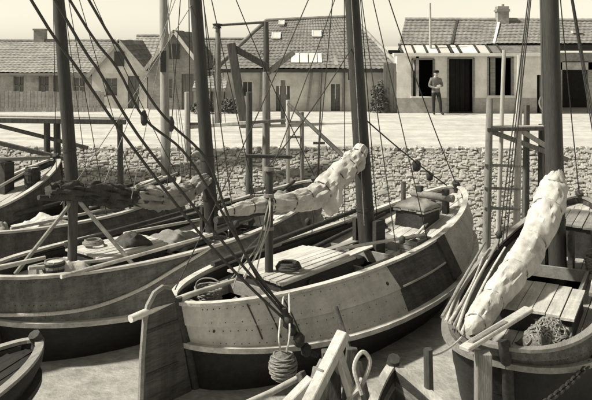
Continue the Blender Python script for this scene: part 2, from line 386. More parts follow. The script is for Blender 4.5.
        for k in range(-nn, nn + 1):
            y0, y1 = k * pw - pw / 2 + .006, k * pw + pw / 2 - .006; ym = max(abs(y0), abs(y1))
            if k == 0: ym = pw / 2
            ok = [q for q in S if q[1] > ym + .02]
            if len(ok) < 8: continue
            xa, xb = ok[0][0], ok[-1][0]; cuts = [(xa, xb)]
            for (h0, h1, hw) in holes:
                if abs(k * pw) < hw:
                    new = []
                    for a, b in cuts:
                        if h1 <= a or h0 >= b: new.append((a, b))
                        else:
                            if h0 - a > .15: new.append((a, h0))
                            if b - h1 > .15: new.append((h1, b))
                    cuts = new
            for a, b in cuts:
                mb = MB(); n_ = max(2, int((b - a) / .55)); dz = random.uniform(-.006, .006)
                for i in range(n_ + 1):
                    x = lerp(a, b, i / n_); q = min(S, key=lambda q: abs(q[0] - x)); ya, yb = y0, y1
                    z = q[2] + .07 * (1 - (k * pw / (s.Bg / 2)) ** 2) + dz
                    mb.v += [(x, ya, z), (x, yb, z), (x, yb, z - .04), (x, ya, z - .04)]
                for i in range(n_):
                    for j in range(4): mb.f.append((i * 4 + j, i * 4 + (j + 1) % 4, i * 4 + 4 + (j + 1) % 4, i * 4 + 4 + j))
                mb.f += [(3, 2, 1, 0), (n_ * 4, n_ * 4 + 1, n_ * 4 + 2, n_ * 4 + 3)]
                mb.build('deck_plank', m, s.root)
        for (h0, h1, hw) in holes:           # raised coaming round each opening
            z = s.zdeck((h0 + h1) / 2 / s.L) + .07
            for (a, b) in (((h0, -hw), (h1, -hw)), ((h0, hw), (h1, hw)), ((h0, -hw), (h0, hw)), ((h1, -hw), (h1, hw))):
                mb = MB(); mb.beam((a[0], a[1], z + .06), (b[0], b[1], z + .06), .06, .22); mb.build('coaming', 'wood_mid', s.root)
    def mast(s, x, r0, r1, top, lean=.0, side=0.0, m='mast_dark', bands=(1.7, 2.6)):
        z0 = s.zdeck(x / s.L) - .2
        f = lambda z: Vector((x - lean * (z - z0), side * (z - z0), z)); s.mf = f; s.mx = x
        mb = MB(); mb.tube([f(lerp(z0, top, i / 10)) for i in range(11)], [lerp(r0, r1, i / 10) for i in range(11)], 14)
        o = mb.build('mast', m, s.root)
        for z in bands:
            mb = MB(); r = lerp(r0, r1, (z - z0) / (top - z0)) + .012; mb.tube([f(z - .04), f(z + .04)], r, 14); mb.build('mast_band', 'iron', o)
        # step box at the foot
        mb = MB(); zz = s.zdeck(x / s.L) + .05
        for sy in (-1, 1): mb.box((x, sy * (r0 + .07), zz + .35), (.34, .09, .8))
        mb.build('mast_case', 'wood_dark', s.root)
        return o
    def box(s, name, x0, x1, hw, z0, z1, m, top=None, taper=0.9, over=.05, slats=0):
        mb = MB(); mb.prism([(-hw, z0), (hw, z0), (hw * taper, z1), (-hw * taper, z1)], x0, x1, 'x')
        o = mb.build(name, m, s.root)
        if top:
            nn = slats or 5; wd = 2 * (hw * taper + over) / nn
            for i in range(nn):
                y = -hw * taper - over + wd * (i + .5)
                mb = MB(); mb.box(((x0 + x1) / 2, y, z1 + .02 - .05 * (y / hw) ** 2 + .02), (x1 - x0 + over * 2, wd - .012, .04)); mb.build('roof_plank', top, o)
        return o
    def sail(s, pts, rad, m, ties=6, rough=.28, flat=1.0, seed=0, label=None, tie='rope_dark', sub=14):
        P = spline(pts, sub); nP = len(P); Rr = []
        for i in range(nP):
            q = i / (nP - 1) * (len(rad) - 1); k = min(int(q), len(rad) - 2); Rr.append(lerp(rad[k], rad[k + 1], q - k))
        tk = [int((i + .6) / (ties + .2) * (nP - 1)) for i in range(ties)]
        Rr = [r * (1 - .09 * max([math.exp(-((i - k) / 1.6) ** 2) for k in tk] + [0])) for i, r in enumerate(Rr)]
        mb = MB(); mb.tube(P, Rr, 40, rough, flat, seed)
        o = mb.build('furled_sail', m, s.root, label=label)
        for i in range(ties):
            k = int((i + .6) / (ties + .2) * (nP - 1)); d = (P[min(k + 1, nP - 1)] - P[k - 1]).normalized()
            x = d.cross(Vector((0, 0, 1))).normalized(); y = x.cross(d)
            ring = [P[k] + (x * math.cos(a) + y * math.sin(a) * flat) * Rr[k] * 1.03 for a in [2 * math.pi * j / 12 for j in range(13)]]
            mb = MB(); mb.tube(ring, .011, 5); mb.build('sail_tie', tie, o)
        return o
    def line(s, a, b, r=.012, sag=0.0, m='rope_dark', name='shroud'):
        mb = MB(); mb.tube(rope_pts(a, b, sag), r, 5); return mb.build(name, m, s.root)
    def block(s, p, sz=.12):
        mb = MB(); mb.lathe([(.2 * sz, -.8 * sz), (.6 * sz, -.5 * sz), (.65 * sz, .4 * sz), (.25 * sz, .8 * sz)], 8, p); return mb.build('pulley_block', 'wood_dark', s.root)
    def rudder(s, deep=.75, head=1.42, tz=1.14, tin=1.3, m='hull_dark', tm='wood_light', curve_=0.0):
        q = [(.38, -.9), (-.06, tz - .1), (-.06, tz + .05), (-.16, head - .06), (-.30, head), (-.46, head - .05), (-.58, head - .2), (-.64, tz - .12), (-deep * .92, .5), (-deep, -.9)]
        q = [(x + s.xs, z) for x, z in q]; mb = MB(); mb.prism(q, -.045, .045, 'y'); o = mb.build('rudder', m, s.root, bevel=.008)
        mb = MB(); mb.tube([(x - .005, 0, z) for x, z in q[3:]], .05, 6); mb.build('rudder_edge', 'wood_mid', o)
        for z in (.2, .85):
            mb = MB(); mb.box((s.xs - .35, 0, z), (.62, .115, .05)); mb.build('rudder_strap', 'iron', o)
        mb = MB(); mb.tube([(s.xs - .92, 0, tz - .03), (s.xs - .5, 0, tz), (s.xs + .3, .02, tz + .02), (tin, .03, tz + curve_)], [.06, .06, .05, .035], 8)
        mb.build('tiller', tm, s.root)
    def w(s, p): return s.M @ Vector(p)

def coil(name, p, r, turns, m, label, cat, rr=.02):
    P = []
    for i in range(turns * 16 + 1):
        a = i / 16 * 2 * math.pi; k = i / (turns * 16)
        P.append(Vector(p) + Vector((math.cos(a) * r * (1 - .25 * k) + random.uniform(-.012, .012), math.sin(a) * r * (1 - .25 * k) + random.uniform(-.012, .012), rr + k * rr * 1.6 * turns * .55)))
    mb = MB(); mb.tube(P, rr, 6); return mb.build(name, m, label=label, cat=cat)
def tarp(name, p, dx, dy, h, rz, m, label, cat, seed=0, n=16):
    mb = MB(); mb.smooth = True
    for j in range(n + 1):
        for i in range(n + 1):
            u, v = i / n * 2 - 1, j / n * 2 - 1; e = max(0, 1 - (abs(u) ** 2.4)) * max(0, 1 - abs(v) ** 2.4)
            q = Vector((u * 2.1, v * 2.1, seed * 5.3)); z = h * (e ** .6) * (1 + .5 * noise.noise(q)) + .05 * noise.noise(q * 2.6) * e
            mb.v.append((u * dx * (1 + .1 * noise.noise(q + Vector((9, 0, 0)))), v * dy * (1 + .12 * noise.noise(q + Vector((0, 9, 0)))), max(z, .0)))
    for j in range(n):
        for i in range(n): a = j * (n + 1) + i; mb.f.append((a, a + 1, a + n + 2, a + n + 1))
    o = mb.build(name, m, label=label, cat=cat); o.location = p; o.rotation_euler = (0, 0, rz)
    sm = o.modifiers.new('thick', 'SOLIDIFY'); sm.thickness = .02; sm.offset = 1
    return o
def barrel(p, r, h, label, m='wood_mid', tilt=None):
    o = empty('barrel', p, 0, label, 'barrel')
    n_ = 14
    for k in range(n_):
        a0, a1 = 2 * math.pi * (k + .04) / n_, 2 * math.pi * (k + .96) / n_; mb = MB(); vs = []
        for z, q in ((0, .86), (.25, .97), (.5, 1), (.75, .97), (1, .86)):
            for a in (a0, a1): vs.append((math.cos(a) * r * q, math.sin(a) * r * q, z * h))
            for a in (a1, a0): vs.append((math.cos(a) * r * q * .9, math.sin(a) * r * q * .9, z * h))
        fs = [(3, 2, 1, 0), (16, 17, 18, 19)]
        for i in range(4):
            for j in range(4): fs.append((i * 4 + j, i * 4 + (j + 1) % 4, i * 4 + 4 + (j + 1) % 4, i * 4 + 4 + j))
        mb.add(vs, fs); mb.build('stave', m, o)
    for z in (.12, .32, .68, .88):
        q = .86 + .14 * (1 - (abs(z - .5) / .5) ** 2); mb = MB(); mb.lathe([(r * q + .004, z * h - .025), (r * q + .012, z * h), (r * q + .004, z * h + .025)], 18); mb.build('hoop', 'iron', o)
    mb = MB(); mb.lathe([(r * .8, h * .93), (r * .8, h * .95)], 14); mb.build('head', 'wood_light', o)
    if tilt: o.rotation_euler = tilt
    return o
def basket(p, r, h, label):
    o = empty('basket', p, random.uniform(0, 3), label, 'basket')
    mb = MB()
    for i in range(9):
        z = h * (i + .5) / 9; q = r * (.78 + .22 * i / 8)
        mb.tube([(math.cos(a) * (q + .012 * math.sin(a * 9 + i * 3.14)), math.sin(a) * (q + .012 * math.sin(a * 9 + i * 3.14)), z) for a in [2 * math.pi * k / 36 for k in range(37)]], h / 17, 5)
    mb.build('wicker_wall', 'basket', o)
    mb = MB(); mb.lathe([(r * .78, .0), (r * .8, .03)], 16); mb.build('wicker_base', 'basket', o)
    mb = MB(); mb.tube([(math.cos(a) * r, 0, h + math.sin(a) * r * .6) for a in [math.pi * k / 12 for k in range(13)]], .014, 6); mb.build('handle', 'rope_mid', o)
    return o
def crate(p, d, rz, label, m='wood_mid'):
    o = empty('crate', p, rz, label, 'crate'); L_, W_, H_ = d
    for k in range(3):
        z = H_ * (k + .5) / 3
        for sy in (-1, 1): mb = MB(); mb.box((0, sy * W_ / 2, z), (L_, .022, H_ / 3 - .015)); mb.build('slat', m, o)
        for sx in (-1, 1): mb = MB(); mb.box((sx * (L_ / 2 - .013), 0, z), (.022, W_ - .03, H_ / 3 - .015)); mb.build('slat', m, o)
    mb = MB(); mb.box((0, 0, .012), (L_ - .05, W_ - .03, .02)); mb.build('floor', m, o)
    return o
def pole(name, a, b, r, m, label, cat='pole', group=None, r1=None, bend=0.0):
    mb = MB(); a = Vector(a); b = Vector(b)
    P = [a.lerp(b, i / 8) + Vector((bend * math.sin(math.pi * i / 8), 0, 0)) for i in range(9)]
    mb.tube(P, [lerp(r, r1 or r * .8, i / 8) for i in range(9)], 8, rough=.12, seed=random.random() * 9)
    return mb.build(name, m, label=label, cat=cat, group=group)

# ---- centre boat
A1 = 50.3
bc = Boat('fishing_boat', (-1.85, 11.75), A1, 9.45, 'wooden fishing boat with pale painted stern and bow panels and a furled pale sail')
bc.hull('hull_pale', segs=((0, .43, 'hull_pale'), (.43, .67, 'hull_dark'), (.67, 1, 'hull_pale')))
bc.deck('deck', holes=((.55, 1.75, .62), (3.95, 5.0, .8)))
for t in (.085, .115, .15): # three dark battens on the pale stern
    mb = MB(); mb.tube([bc.pt(t, v, -1) + bc.nor(t, v, -1) * .015 for v in (.60, .7, .8, .9, .97)], .013, 5); mb.build('batten', 'iron', bc.root)
bc.rail('rubbing_strip', 'wood_light', .77, .44, .63, -1, .035, .03, out=.02, n=12)
bc.strake('fender_mat', 'canvas_dark', .56, .995, .645, .685, -1, th=.05, out=.075, n=4)
mb = MB(); mb.tube([bc.pt(.40, .84, -1) + bc.nor(.40, .84, -1) * q for q in (-.01, .02)], .035, 10); mb.build('scupper', 'iron', bc.root)
mb = MB(); mb.tube([bc.pt(.025, .7, -1) + bc.nor(.025, .7, -1) * q for q in (-.01, .02)], .02, 8); mb.build('bolt', 'iron', bc.root)
bc.rudder()
bc.mast(5.3, .185, .125, 11.0, lean=.045, side=.045)
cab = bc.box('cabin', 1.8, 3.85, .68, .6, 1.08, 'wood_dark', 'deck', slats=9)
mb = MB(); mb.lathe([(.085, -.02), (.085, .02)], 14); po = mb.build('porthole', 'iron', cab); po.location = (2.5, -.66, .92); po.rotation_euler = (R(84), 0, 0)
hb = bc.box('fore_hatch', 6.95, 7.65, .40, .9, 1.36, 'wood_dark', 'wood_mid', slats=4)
bc.line(bc.mf(9.2), (9.2, 0, 1.65), .014, .3, name='forestay')
for y in (-1, 1):
    bc.line(bc.mf(8.8), (4.7, y * 1.06, 1.1), .011); bc.line(bc.mf(8.8), (5.9, y * 1.06, 1.1), .011)
    bc.block((4.72, y * 1.18, 1.35), .1)
# boom, gaff jaws and the pale furled sail
mb = MB(); mb.tube([bc.mf(2.55) + Vector((-.2, 0, 0)), (3.0, .03, 2.16), (.85, .03, 2.24)], [.07, .08, .06], 10); mb.build('boom', 'wood_dark', bc.root)
bc.sail([(5.08, 0, 3.0), (4.7, .02, 2.72), (4.1, .02, 2.46), (3.5, 0, 2.24), (2.9, 0, 2.24), (2.2, .02, 2.3), (1.5, .03, 2.33), (.95, .03, 2.34)], [.13, .23, .24, .25, .2, .16, .14, .12, .05], 'canvas', ties=9, rough=.22, seed=2, label='pale canvas sail bundled along the boom')
mb = MB(); mb.tube([(3.95, -.1, 2.35), (3.85, -.16, 2.12), (3.75, -.16, 1.95), (3.7, -.14, 1.86)], [.16, .2, .15, .04], 12, rough=.4, seed=5); mb.build('loose_sail_fold', 'canvas', bc.root)
# crutch post with lashings, tackle hanging from it
cr_ = MB().tube([(2.05, -.08, 1.05), (2.07, -.06, 2.2), (2.1, -.05, 3.0)], [.075, .075, .06], 10).build('boom_crutch', 'mast_dark', bc.root)
for z in (1.9, 2.35, 2.48, 2.95):
    MB().tube([(2.07, -.06, z - .03), (2.07, -.06, z + .03)], .095, 10).build('lashing', 'rope_mid', cr_)
MB().tube(rope_pts(bc.mf(5.2), (2.07, -.05, 3.0), .1), .012, 5).build('topping_lift', 'rope_dark', bc.root)
for i in range(5):
    a = random.uniform(-.3, .3)
    MB().tube(spline([(2.07, -.1, 2.5), (2.0 + a, -.22, 2.25 - .08 * i), (1.8 + a * 2, -.3, 1.7), (1.6 + a * 3, -.1 - .1 * i, 1.25)], 5), .012, 5).build('hanging_line', 'rope_pale' if i % 2 else 'rope_mid', cr_)
# bitts and windlass on the foredeck
for y in (-.35, .35):
    MB().beam((8.0, y, 1.1), (8.0, y, 1.75), .13, .13).build('bitt', 'wood_dark', bc.root)
MB().tube([(8.0, -.55, 1.55), (8.0, .55, 1.55)], .09, 10).build('windlass_barrel', 'wood_mid', bc.root)
MB().tube([(7.3, .38, 1.3), (7.3, .38, 1.95)], .06, 8).build('bollard_post', 'post', bc.root)

bc.line(bc.mf(7.0), (2.0, .05, 2.5), .010, .1, name='topping_lift'); bc.line(bc.mf(8.0), (.2, .3, 1.2), .011, .15, name='backstay'); bc.line(bc.mf(6.5) + Vector((.16, -.1, 0)), bc.mf(1.5) + Vector((.2, -.15, 0)), .010, name='halyard')
bc.line(bc.mf(6.2) + Vector((-.16, -.1, 0)), bc.mf(1.4) + Vector((-.24, -.12, 0)), .010, m='rope_mid', name='halyard')
# ---- boat moored on its far side
b1 = Boat('fishing_boat', (-4.9, 13.35), A1, 8.7, 'grey hulled fishing boat with a dark furled sail resting on crossed poles', B=3.3, zg=(1.2, 1.05, 1.55), xs=-.7, tm=.43)
b1.hull('hull_grey', segs=((0, 1, 'hull_grey'),))
b1.deck('deck', holes=((.5, 1.2, .55), (3.0, 4.2, .7)))
b1.mast(4.75, .165, .11, 11, lean=.06, side=.04)
b1.rudder(tz=1.25, head=1.4, tin=.5)
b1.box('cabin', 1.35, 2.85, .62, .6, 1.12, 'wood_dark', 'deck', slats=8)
b1.sail([(4.55, .0, 2.15), (3.9, 0, 1.95), (3.2, 0, 1.92), (2.5, .0, 2.08)], [.12, .2, .24, .17], 'canvas_grey', ties=2, seed=11, rough=.4, label='grey part of the furled sail')
b1.sail([(2.75, 0, 2.02), (2.1, 0, 2.12), (1.5, 0, 2.3), (.9, 0, 2.42), (.55, 0, 2.46)], [.16, .2, .2, .17, .11], 'canvas_dark', ties=4, seed=4, rough=.4, label='dark tarred part of the furled sail')
MB().tube([(4.6, 0, 2.02), (2.5, 0, 1.98), (.35, 0, 2.38)], [.06, .07, .05], 8).build('boom', 'wood_dark', b1.root)
MB().tube([(1.05, 0, .75), (1.08, 0, 2.25)], .09, 9).build('boom_crutch', 'post_dark', b1.root)
MB().tube([(1.12, -.05, 2.3), (.15, .45, .95)], .04, 7).build('crutch_leg', 'wood_mid', b1.root)
MB().tube([(1.12, .05, 2.3), (1.75, -1.15, .9)], .04, 7).build('crutch_leg', 'wood_light', b1.root)
b1.line(b1.mf(9), (8.5, 0, 1.6), .012, .25, name='forestay')
for y in (-1, 1):
    b1.line(b1.mf(8.6), (4.3, y * 1.15, 1.1), .012); b1.line(b1.mf(8.6), (5.1, y * 1.15, 1.1), .012); b1.block((4.32, y * 1.13, 1.35), .1)
for k in range(3): b1.line(b1.mf(8.2 - k), (2.2 - .6 * k, -.3 + .3 * k, 2.1), .009, .05, m='rope_mid', name='topping_lift')
b1.line(b1.mf(6.5) + Vector((.14, -.1, 0)), b1.mf(1.4) + Vector((.2, -.12, 0)), .010, name='halyard')
# ---- third boat
b2 = Boat('fishing_boat', (-7.0, 16.2), 52, 6.2, 'plank sided fishing boat between a dark prow and the boat with crossed poles', B=2.7, Bg=2.1, Bb=1.8, zg=(1.1, 1.08, 1.5), rb=1.0)
b2.hull('hull_mid', cap='wood_light', wale='wood_mid')
b2.deck('deck_worn', holes=((1.2, 2.3, .5), (4.2, 4.8, .4)))
b2.mast(2.65, .17, .115, 11, lean=.05, side=.05)
b2.line(b2.mf(8.6), (6.0, 0, 1.5), .011, .2, name='forestay')
for y in (-1, 1): b2.line(b2.mf(8.6), (2.8, y * 1.0, 1.1), .010); b2.line(b2.mf(8.6), (3.8, y * 1.0, 1.1), .010)
# ---- fourth boat, only its bow comes into view
b3 = Boat('fishing_boat', (-10.2, 13.0), 62, 8.3, 'tarred boat whose tall dark prow points at the stone bank below the jetty', B=2.4, Bg=2.0, Bb=1.4, zg=(1.2, 1.3, 2.1), zw=(.5, .5, 1.1), rb=1.5)
b3.hull('hull_dark', cap='wood_light', wale='wood_dark')
b3.deck('deck_worn', holes=((3.0, 5.0, .6),))
MB().tube([(7.9, .1, 2.15), (4.5, .55, 2.45), (1.5, .9, 2.7)], [.05, .06, .05], 8).build('bowsprit', 'wood_mid', b3.root)
MB().beam((6.6, .25, 1.3), (6.6, .25, 2.2), .3, .24).build('bitt', 'wood_dark', b3.root)
# ---- right boat
br = Boat('fishing_boat', (2.85, 10.25), 63, 9.0, 'dark fishing boat with a long pale sail slung from mast to stern', B=2.7, Bg=2.4, Bb=2.0, zg=(1.0, 1.05, 1.5), zw=(.72, .6, .95), ns=3.2, sm=2.4)
br.hull('hull_mid', cap='wood_mid', wale='wood_mid')
br.deck('deck_worn', holes=((3.2, 4.6, .6),))
br.mast(5.05, .185, .13, 11, lean=.03, side=.02)
br.sail([(4.95, .0, 2.75), (4.85, .05, 2.35), (4.3, .12, 1.95), (3.3, .2, 1.6), (2.2, .28, 1.42), (1.2, .4, 1.27), (.45, .46, 1.17), (.05, .5, 1.12)], [.10, .24, .29, .27, .25, .23, .21, .19, .17, .05], 'canvas', ties=6, rough=.15, seed=21, label='long pale sail rolled up and slung aft', tie='rope_mid')
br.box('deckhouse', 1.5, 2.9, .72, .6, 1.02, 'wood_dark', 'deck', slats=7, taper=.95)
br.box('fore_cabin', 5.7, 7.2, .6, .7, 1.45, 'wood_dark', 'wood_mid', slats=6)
for y in (-1, 1):
    br.line(br.mf(9), (4.6, y * 1.06, 1.1), .013); br.line(br.mf(9), (5.4, y * 1.06, 1.1), .013); br.line(br.mf(9), (5.0, y * 1.06, 1.1), .011); br.block((4.62, y * 1.04, 1.4), .1)
br.line(br.mf(9.2), (8.7, 0, 1.55), .013, .2, name='forestay')
br.line(br.mf(6.0) + Vector((.15, 0, 0)), br.mf(1.6) + Vector((.25, .1, 0)), .012, m='rope_mid', name='halyard')
MB().beam((3.1, -.88, 1.1), (5.6, -.9, 1.15), .16, .06).build('side_plank', 'wood_light', br.root)
MB().beam((2.9, -.85, 1.0), (5.4, -.8, 1.05), .12, .06).build('side_plank', 'wood_mid', br.root)
# ---- foreground boat at the left, its mast stands outside the picture
b0 = Boat('small_boat', (-6.55, 6.8), 58, 5.1, 'small dark boat with pale gunwale lying beside the grey hull', 'boat', B=1.7, Bg=1.65, Bb=1.1, zg=(.6, .5, .75), zw=(.25, .15, .35), zb=-.55, rs=.2, rb=.5, tum=0, dd=.25)
b0.hull('tar', cap='wood_mid', wale='wood_dark')
b0.deck('tar', holes=((1.0, 2.4, .4),))
b0.mast(2.9, .11, .07, 11.5, lean=0)

# ---- rowing boat, bow towards the big boats
rb_ = Boat('rowing_boat', (1.62, 6.75), 94, 3.75, 'small open rowing boat with its bow beside the mooring post', 'rowing boat', B=1.35, Bg=1.4, Bb=.9, zg=(.5, .42, .66), zw=(.25, .18, .4), zb=-.5, rs=.2, rb=.35, tum=0, dd=.2, nb=1.7, bm=1.15)
rb_.hull('hull_grey', lower='hull_dark', cap='wood_light', wale='wood_mid')
for x in (.8, 1.9, 2.8): MB().box((x, 0, .36), (.22, 1.1 if x < 2.5 else .9, .04)).build('thwart', 'wood_mid', rb_.root)

# ------------------------------------------------------------------ gear on the boats
coil('rope_coil', bc.w((2.35, -.28, 1.14)), .22, 5, 'rope_dark', 'dark coil of rope on the cabin roof beside the crutch post', 'rope coil', .024)
coil('rope_coil', bc.w((8.45, .1, 1.27)), .24, 4, 'rope_mid', 'rope coil on the foredeck behind the stem of the pale panelled boat', 'rope coil', .024)
coil('rope_coil', b1.w((1.7, .25, 1.2)), .2, 4, 'rope_mid', 'rope coil on the cabin roof behind the crossed poles', 'rope coil', .022)
tarp('tarpaulin', bc.w((7.3, 0, 1.42)), .40, .42, .18, R(A1), 'canvas_grey', 'crumpled grey tarpaulin heaped on the fore hatch', 'tarpaulin', 3)
tarp('tarpaulin', b1.w((.75, -.45, .86)), .42, .3, .3, R(20), 'canvas', 'pale cloth bundle on the stern deck under the crossed poles', 'cloth', 7)
tarp('tarpaulin', b1.w((5.9, -.1, .82)), .6, .5, .35, R(30), 'canvas_dark', 'dark tarpaulin heap on the foredeck by the second mast', 'tarpaulin', 9)
tarp('tarpaulin', b1.w((3.6, 0, .9)), .5, .6, .22, R(60), 'canvas_grey', 'grey tarpaulin pulled over the hold of the grey hulled boat', 'tarpaulin', 12)
tarp('tarpaulin', b2.w((5.1, .1, 1.0)), .5, .45, .35, R(10), 'canvas_dark', 'dark tarpaulin at the bow of the third boat', 'tarpaulin', 15)
tarp('tarpaulin', b2.w((1.6, -.1, .85)), .55, .4, .3, R(60), 'canvas', 'pale cloth heaped over the hold of the third boat', 'cloth', 17)
tarp('tarpaulin', bc.w((6.0, .1, .78)), .35, .6, .2, R(A1), 'canvas_grey', 'low grey cloth at the foot of the big mast', 'cloth', 19)
barrel(b1.w((.45, -.35, .78)), .2, .5, 'small wooden barrel at the stern of the grey hulled boat')
barrel(b3.w((6.9, -.35, 1.55)), .2, .52, 'dark barrel standing in the tall prow', 'wood_dark')
barrel(b1.w((6.6, .35, .9)), .22, .55, 'barrel on the foredeck behind the second mast', 'wood_dark')
basket(bc.w((1.05, .4, .72)), .24, .3, 'round wicker basket in the stern well of the pale panelled boat')
basket(b1.w((4.15, -.75, .74)), .22, .28, 'wicker basket on the side deck by the second mast')
basket(br.w((5.2, -.72, .75)), .24, .3, 'wicker basket beside the deckhouse of the right hand boat')
crate(bc.w((5.95, -.75, .78)), (.6, .4, .3), R(A1), 'slatted fish crate on the deck before the big mast')
crate(b1.w((5.1, -.6, .76)), (.55, .4, .28), R(A1 + 12), 'slatted fish crate on the grey hulled boat', 'wood_dark')
crate(b2.w((3.0, -.55, .8)), (.5, .36, .28), R(40), 'slatted fish crate beside the left mast')
for i, (x0, y0, x1, y1, z, mm, lb) in enumerate([
        (.2, -.95, 3.6, -1.14, 1.16, 'wood_light', 'long oar laid along the near rail of the grey hulled boat'),
        (3.9, -.95, 7.4, -.7, 1.30, 'wood_dark', 'dark spar laid forward along the grey hulled boat')]):
    pole('oar' if i == 0 else 'spar', b1.w((x0, y0, z)), b1.w((x1, y1, z + .1)), .04, mm, lb, 'oar' if i == 0 else 'spar')
pole('spar', bc.w((1.7, .98, 1.14)), bc.w((6.6, 1.08, 1.34)), .06, 'wood_dark', 'long dark spar lying on the far rail of the pale panelled boat', 'spar')
pole('spar', bc.w((3.5, -.5, 1.3)), bc.w((5.9, -1.0, 1.2)), .035, 'wood_light', 'pale boat hook lying across the hold', 'boat hook')
def lay(bt, lst):
    for nm, x0, y0, z0, x1, y1, z1, r, mm, lb in lst: pole(nm, bt.w((x0, y0, z0)), bt.w((x1, y1, z1)), r, mm, lb, nm, bend=random.uniform(-.03, .03))
lay(b1, [('spar', 1.4, .75, 1.18, 6.2, .95, 1.3, .06, 'wood_dark', 'dark spar on the far rail of the grey hulled boat'), ('spar', 2.9, -.62, .98, 6.4, -.2, 1.12, .05, 'wood_mid', 'brown spar lying past the second mast'),
         ('oar', 2.6, .45, 1.22, 5.9, .55, 1.05, .035, 'wood_light', 'pale oar beyond the dark part of the furled sail'), ('spar', 5.2, -.2, .95, 7.9, .25, 1.6, .055, 'wood_dark', 'dark spar raised over the bow of the grey hulled boat'),
         ('oar', .0, -.25, 1.22, 1.9, -.75, 1.1, .035, 'wood_light', 'short pale oar across the stern of the grey hulled boat')])
lay(b2, [('spar', .6, .6, 1.12, 5.2, .7, 1.35, .06, 'wood_dark', 'dark spar on the far rail of the third boat'), ('oar', .7, -.35, 1.1, 4.3, -.6, 1.15, .04, 'wood_light', 'pale oar on the near deck of the third boat'), ('spar', 2.6, .1, 1.0, 5.9, -.1, 1.6, .05, 'wood_mid', 'brown spar resting on the bow of the third boat'), ('oar', 3.0, .35, 1.0, 5.7, .3, 1.5, .035, 'wood_light', 'thin pale oar at the bow of the third boat')])
lay(b3, [('oar', 4.6, -.5, 1.45, 7.3, -.1, 2.05, .04, 'wood_light', 'pale oar leaning in the tall dark prow')])
lay(bc, [('oar', 6.2, -.55, .98, 8.3, -.1, 1.28, .035, 'wood_light', 'pale oar on the foredeck beside the fore hatch'), ('spar', 4.0, .55, 1.0, 7.0, .7, 1.2, .05, 'wood_dark', 'dark spar beside the mast on the far deck')])
for bt, x, y, z, ln, wd_, a_, mm, lb in ((bc, 4.4, -.2, .98, 1.7, .2, 6, 'wood_light', 'pale loose board laid over the hold of the pale panelled boat'), (bc, 4.5, .3, .99, 1.5, .16, -4, 'wood_mid', 'brown loose board over the far side of the hold'),
        (bc, 6.2, .1, .93, 1.3, .18, 70, 'wood_mid', 'loose board lying across the deck before the big mast'), (b1, 3.6, -.25, .97, 1.6, .2, 8, 'wood_light', 'pale loose board over the hold of the grey hulled boat'),
        (b1, 5.7, .5, .93, 1.5, .16, -12, 'wood_mid', 'brown loose board behind the second mast'), (b1, .95, .35, .94, 1.1, .18, 35, 'wood_light', 'pale loose board under the crossed poles'), (b2, 1.8, .2, 1.0, 1.5, .18, 5, 'wood_light', 'pale loose board over the hold of the third boat')):
    ob_ = MB().box((0, 0, 0), (ln, wd_, .035)).build('loose_board', mm, bevel=.005, label=lb, cat='board'); ob_.location = bt.w((x, y, z)); ob_.rotation_euler = (R(random.uniform(-3, 3)), R(random.uniform(-2, 2)), bt.root.rotation_euler.z + R(a_))
tarp('fishing_net', bc.w((1.1, -.3, .72)), .3, .26, .22, R(20), 'net', 'small heap of net in the stern well of the pale panelled boat', 'net', 41)
tarp('tarpaulin', b1.w((7.0, -.1, 1.05)), .5, .4, .4, R(80), 'canvas_grey', 'grey canvas heap at the bow of the grey hulled boat', 'cloth', 31)
tarp('tarpaulin', b1.w((2.4, -.1, 1.17)), .3, .35, .16, R(30), 'canvas_dark', 'dark rag on the cabin roof of the grey hulled boat', 'cloth', 33)
tarp('tarpaulin', b2.w((3.6, .15, .86)), .5, .4, .35, R(20), 'canvas_dark', 'dark canvas heap behind the left mast', 'tarpaulin', 35)
tarp('tarpaulin', b2.w((.6, .1, .85)), .3, .4, .35, R(20), 'canvas_grey', 'grey canvas heap at the stern of the third boat', 'cloth', 37)
tarp('tarpaulin', bc.w((4.5, .2, .72)), .5, .5, .18, R(70), 'canvas_dark', 'dark canvas low in the hold before the big mast', 'tarpaulin', 39)
coil('rope_coil', bc.w((6.5, .55, .98)), .2, 4, 'rope_dark', 'dark rope coil on the far deck near the big mast', 'rope coil', .022)
coil('rope_coil', b1.w((3.5, -.85, .78)), .18, 4, 'rope_pale', 'pale rope coil on the side deck of the grey hulled boat', 'rope coil', .02)
# long thin poles on the rail of the right boat
for i in range(6):
    a = br.w((.12 + .08 * i, .62 + .08 * i, 1.06 + .03 * (i % 2))); b = br.w((4.4 + random.uniform(-1.0, .6), .93 + .075 * i, 1.15 + .04 * (i % 3)))
    pole('pole', a, b, .026, ('wood_light', 'rope_pale', 'wood_mid')[i % 3], 'long thin pole in the bundle along the rail of the dark boat', 'pole', 'bundle of poles on the rail of the dark boat', bend=random.uniform(-.05, .05))
# heap of net
net = MB()
cc = br.w((1.0, -.45, .74))
tarp('net_core', cc, .36, .34, .30, .4, 'net', 'heap of dark fishing net beside the pale sail', 'net', 23)
neto = bpy.data.objects['net_core']; neto.name = 'fishing_net'
mb = MB()
for i in range(90):
    a = random.uniform(0, 6.28); q = random.uniform(.05, .34); P = []
    for j in range(7):
        a += random.uniform(-.5, .6); q = min(.36, max(.04, q + random.uniform(-.08, .08)))
        P.append((math.cos(a) * q, math.sin(a) * q, .34 * max(.05, (1 - (q / .40) ** 2)) + random.uniform(-.01, .09)))
    mb.tube(spline(P, 3), .012, 4)
mb.build('net_cord', 'rope_mid', neto, kind='stuff')
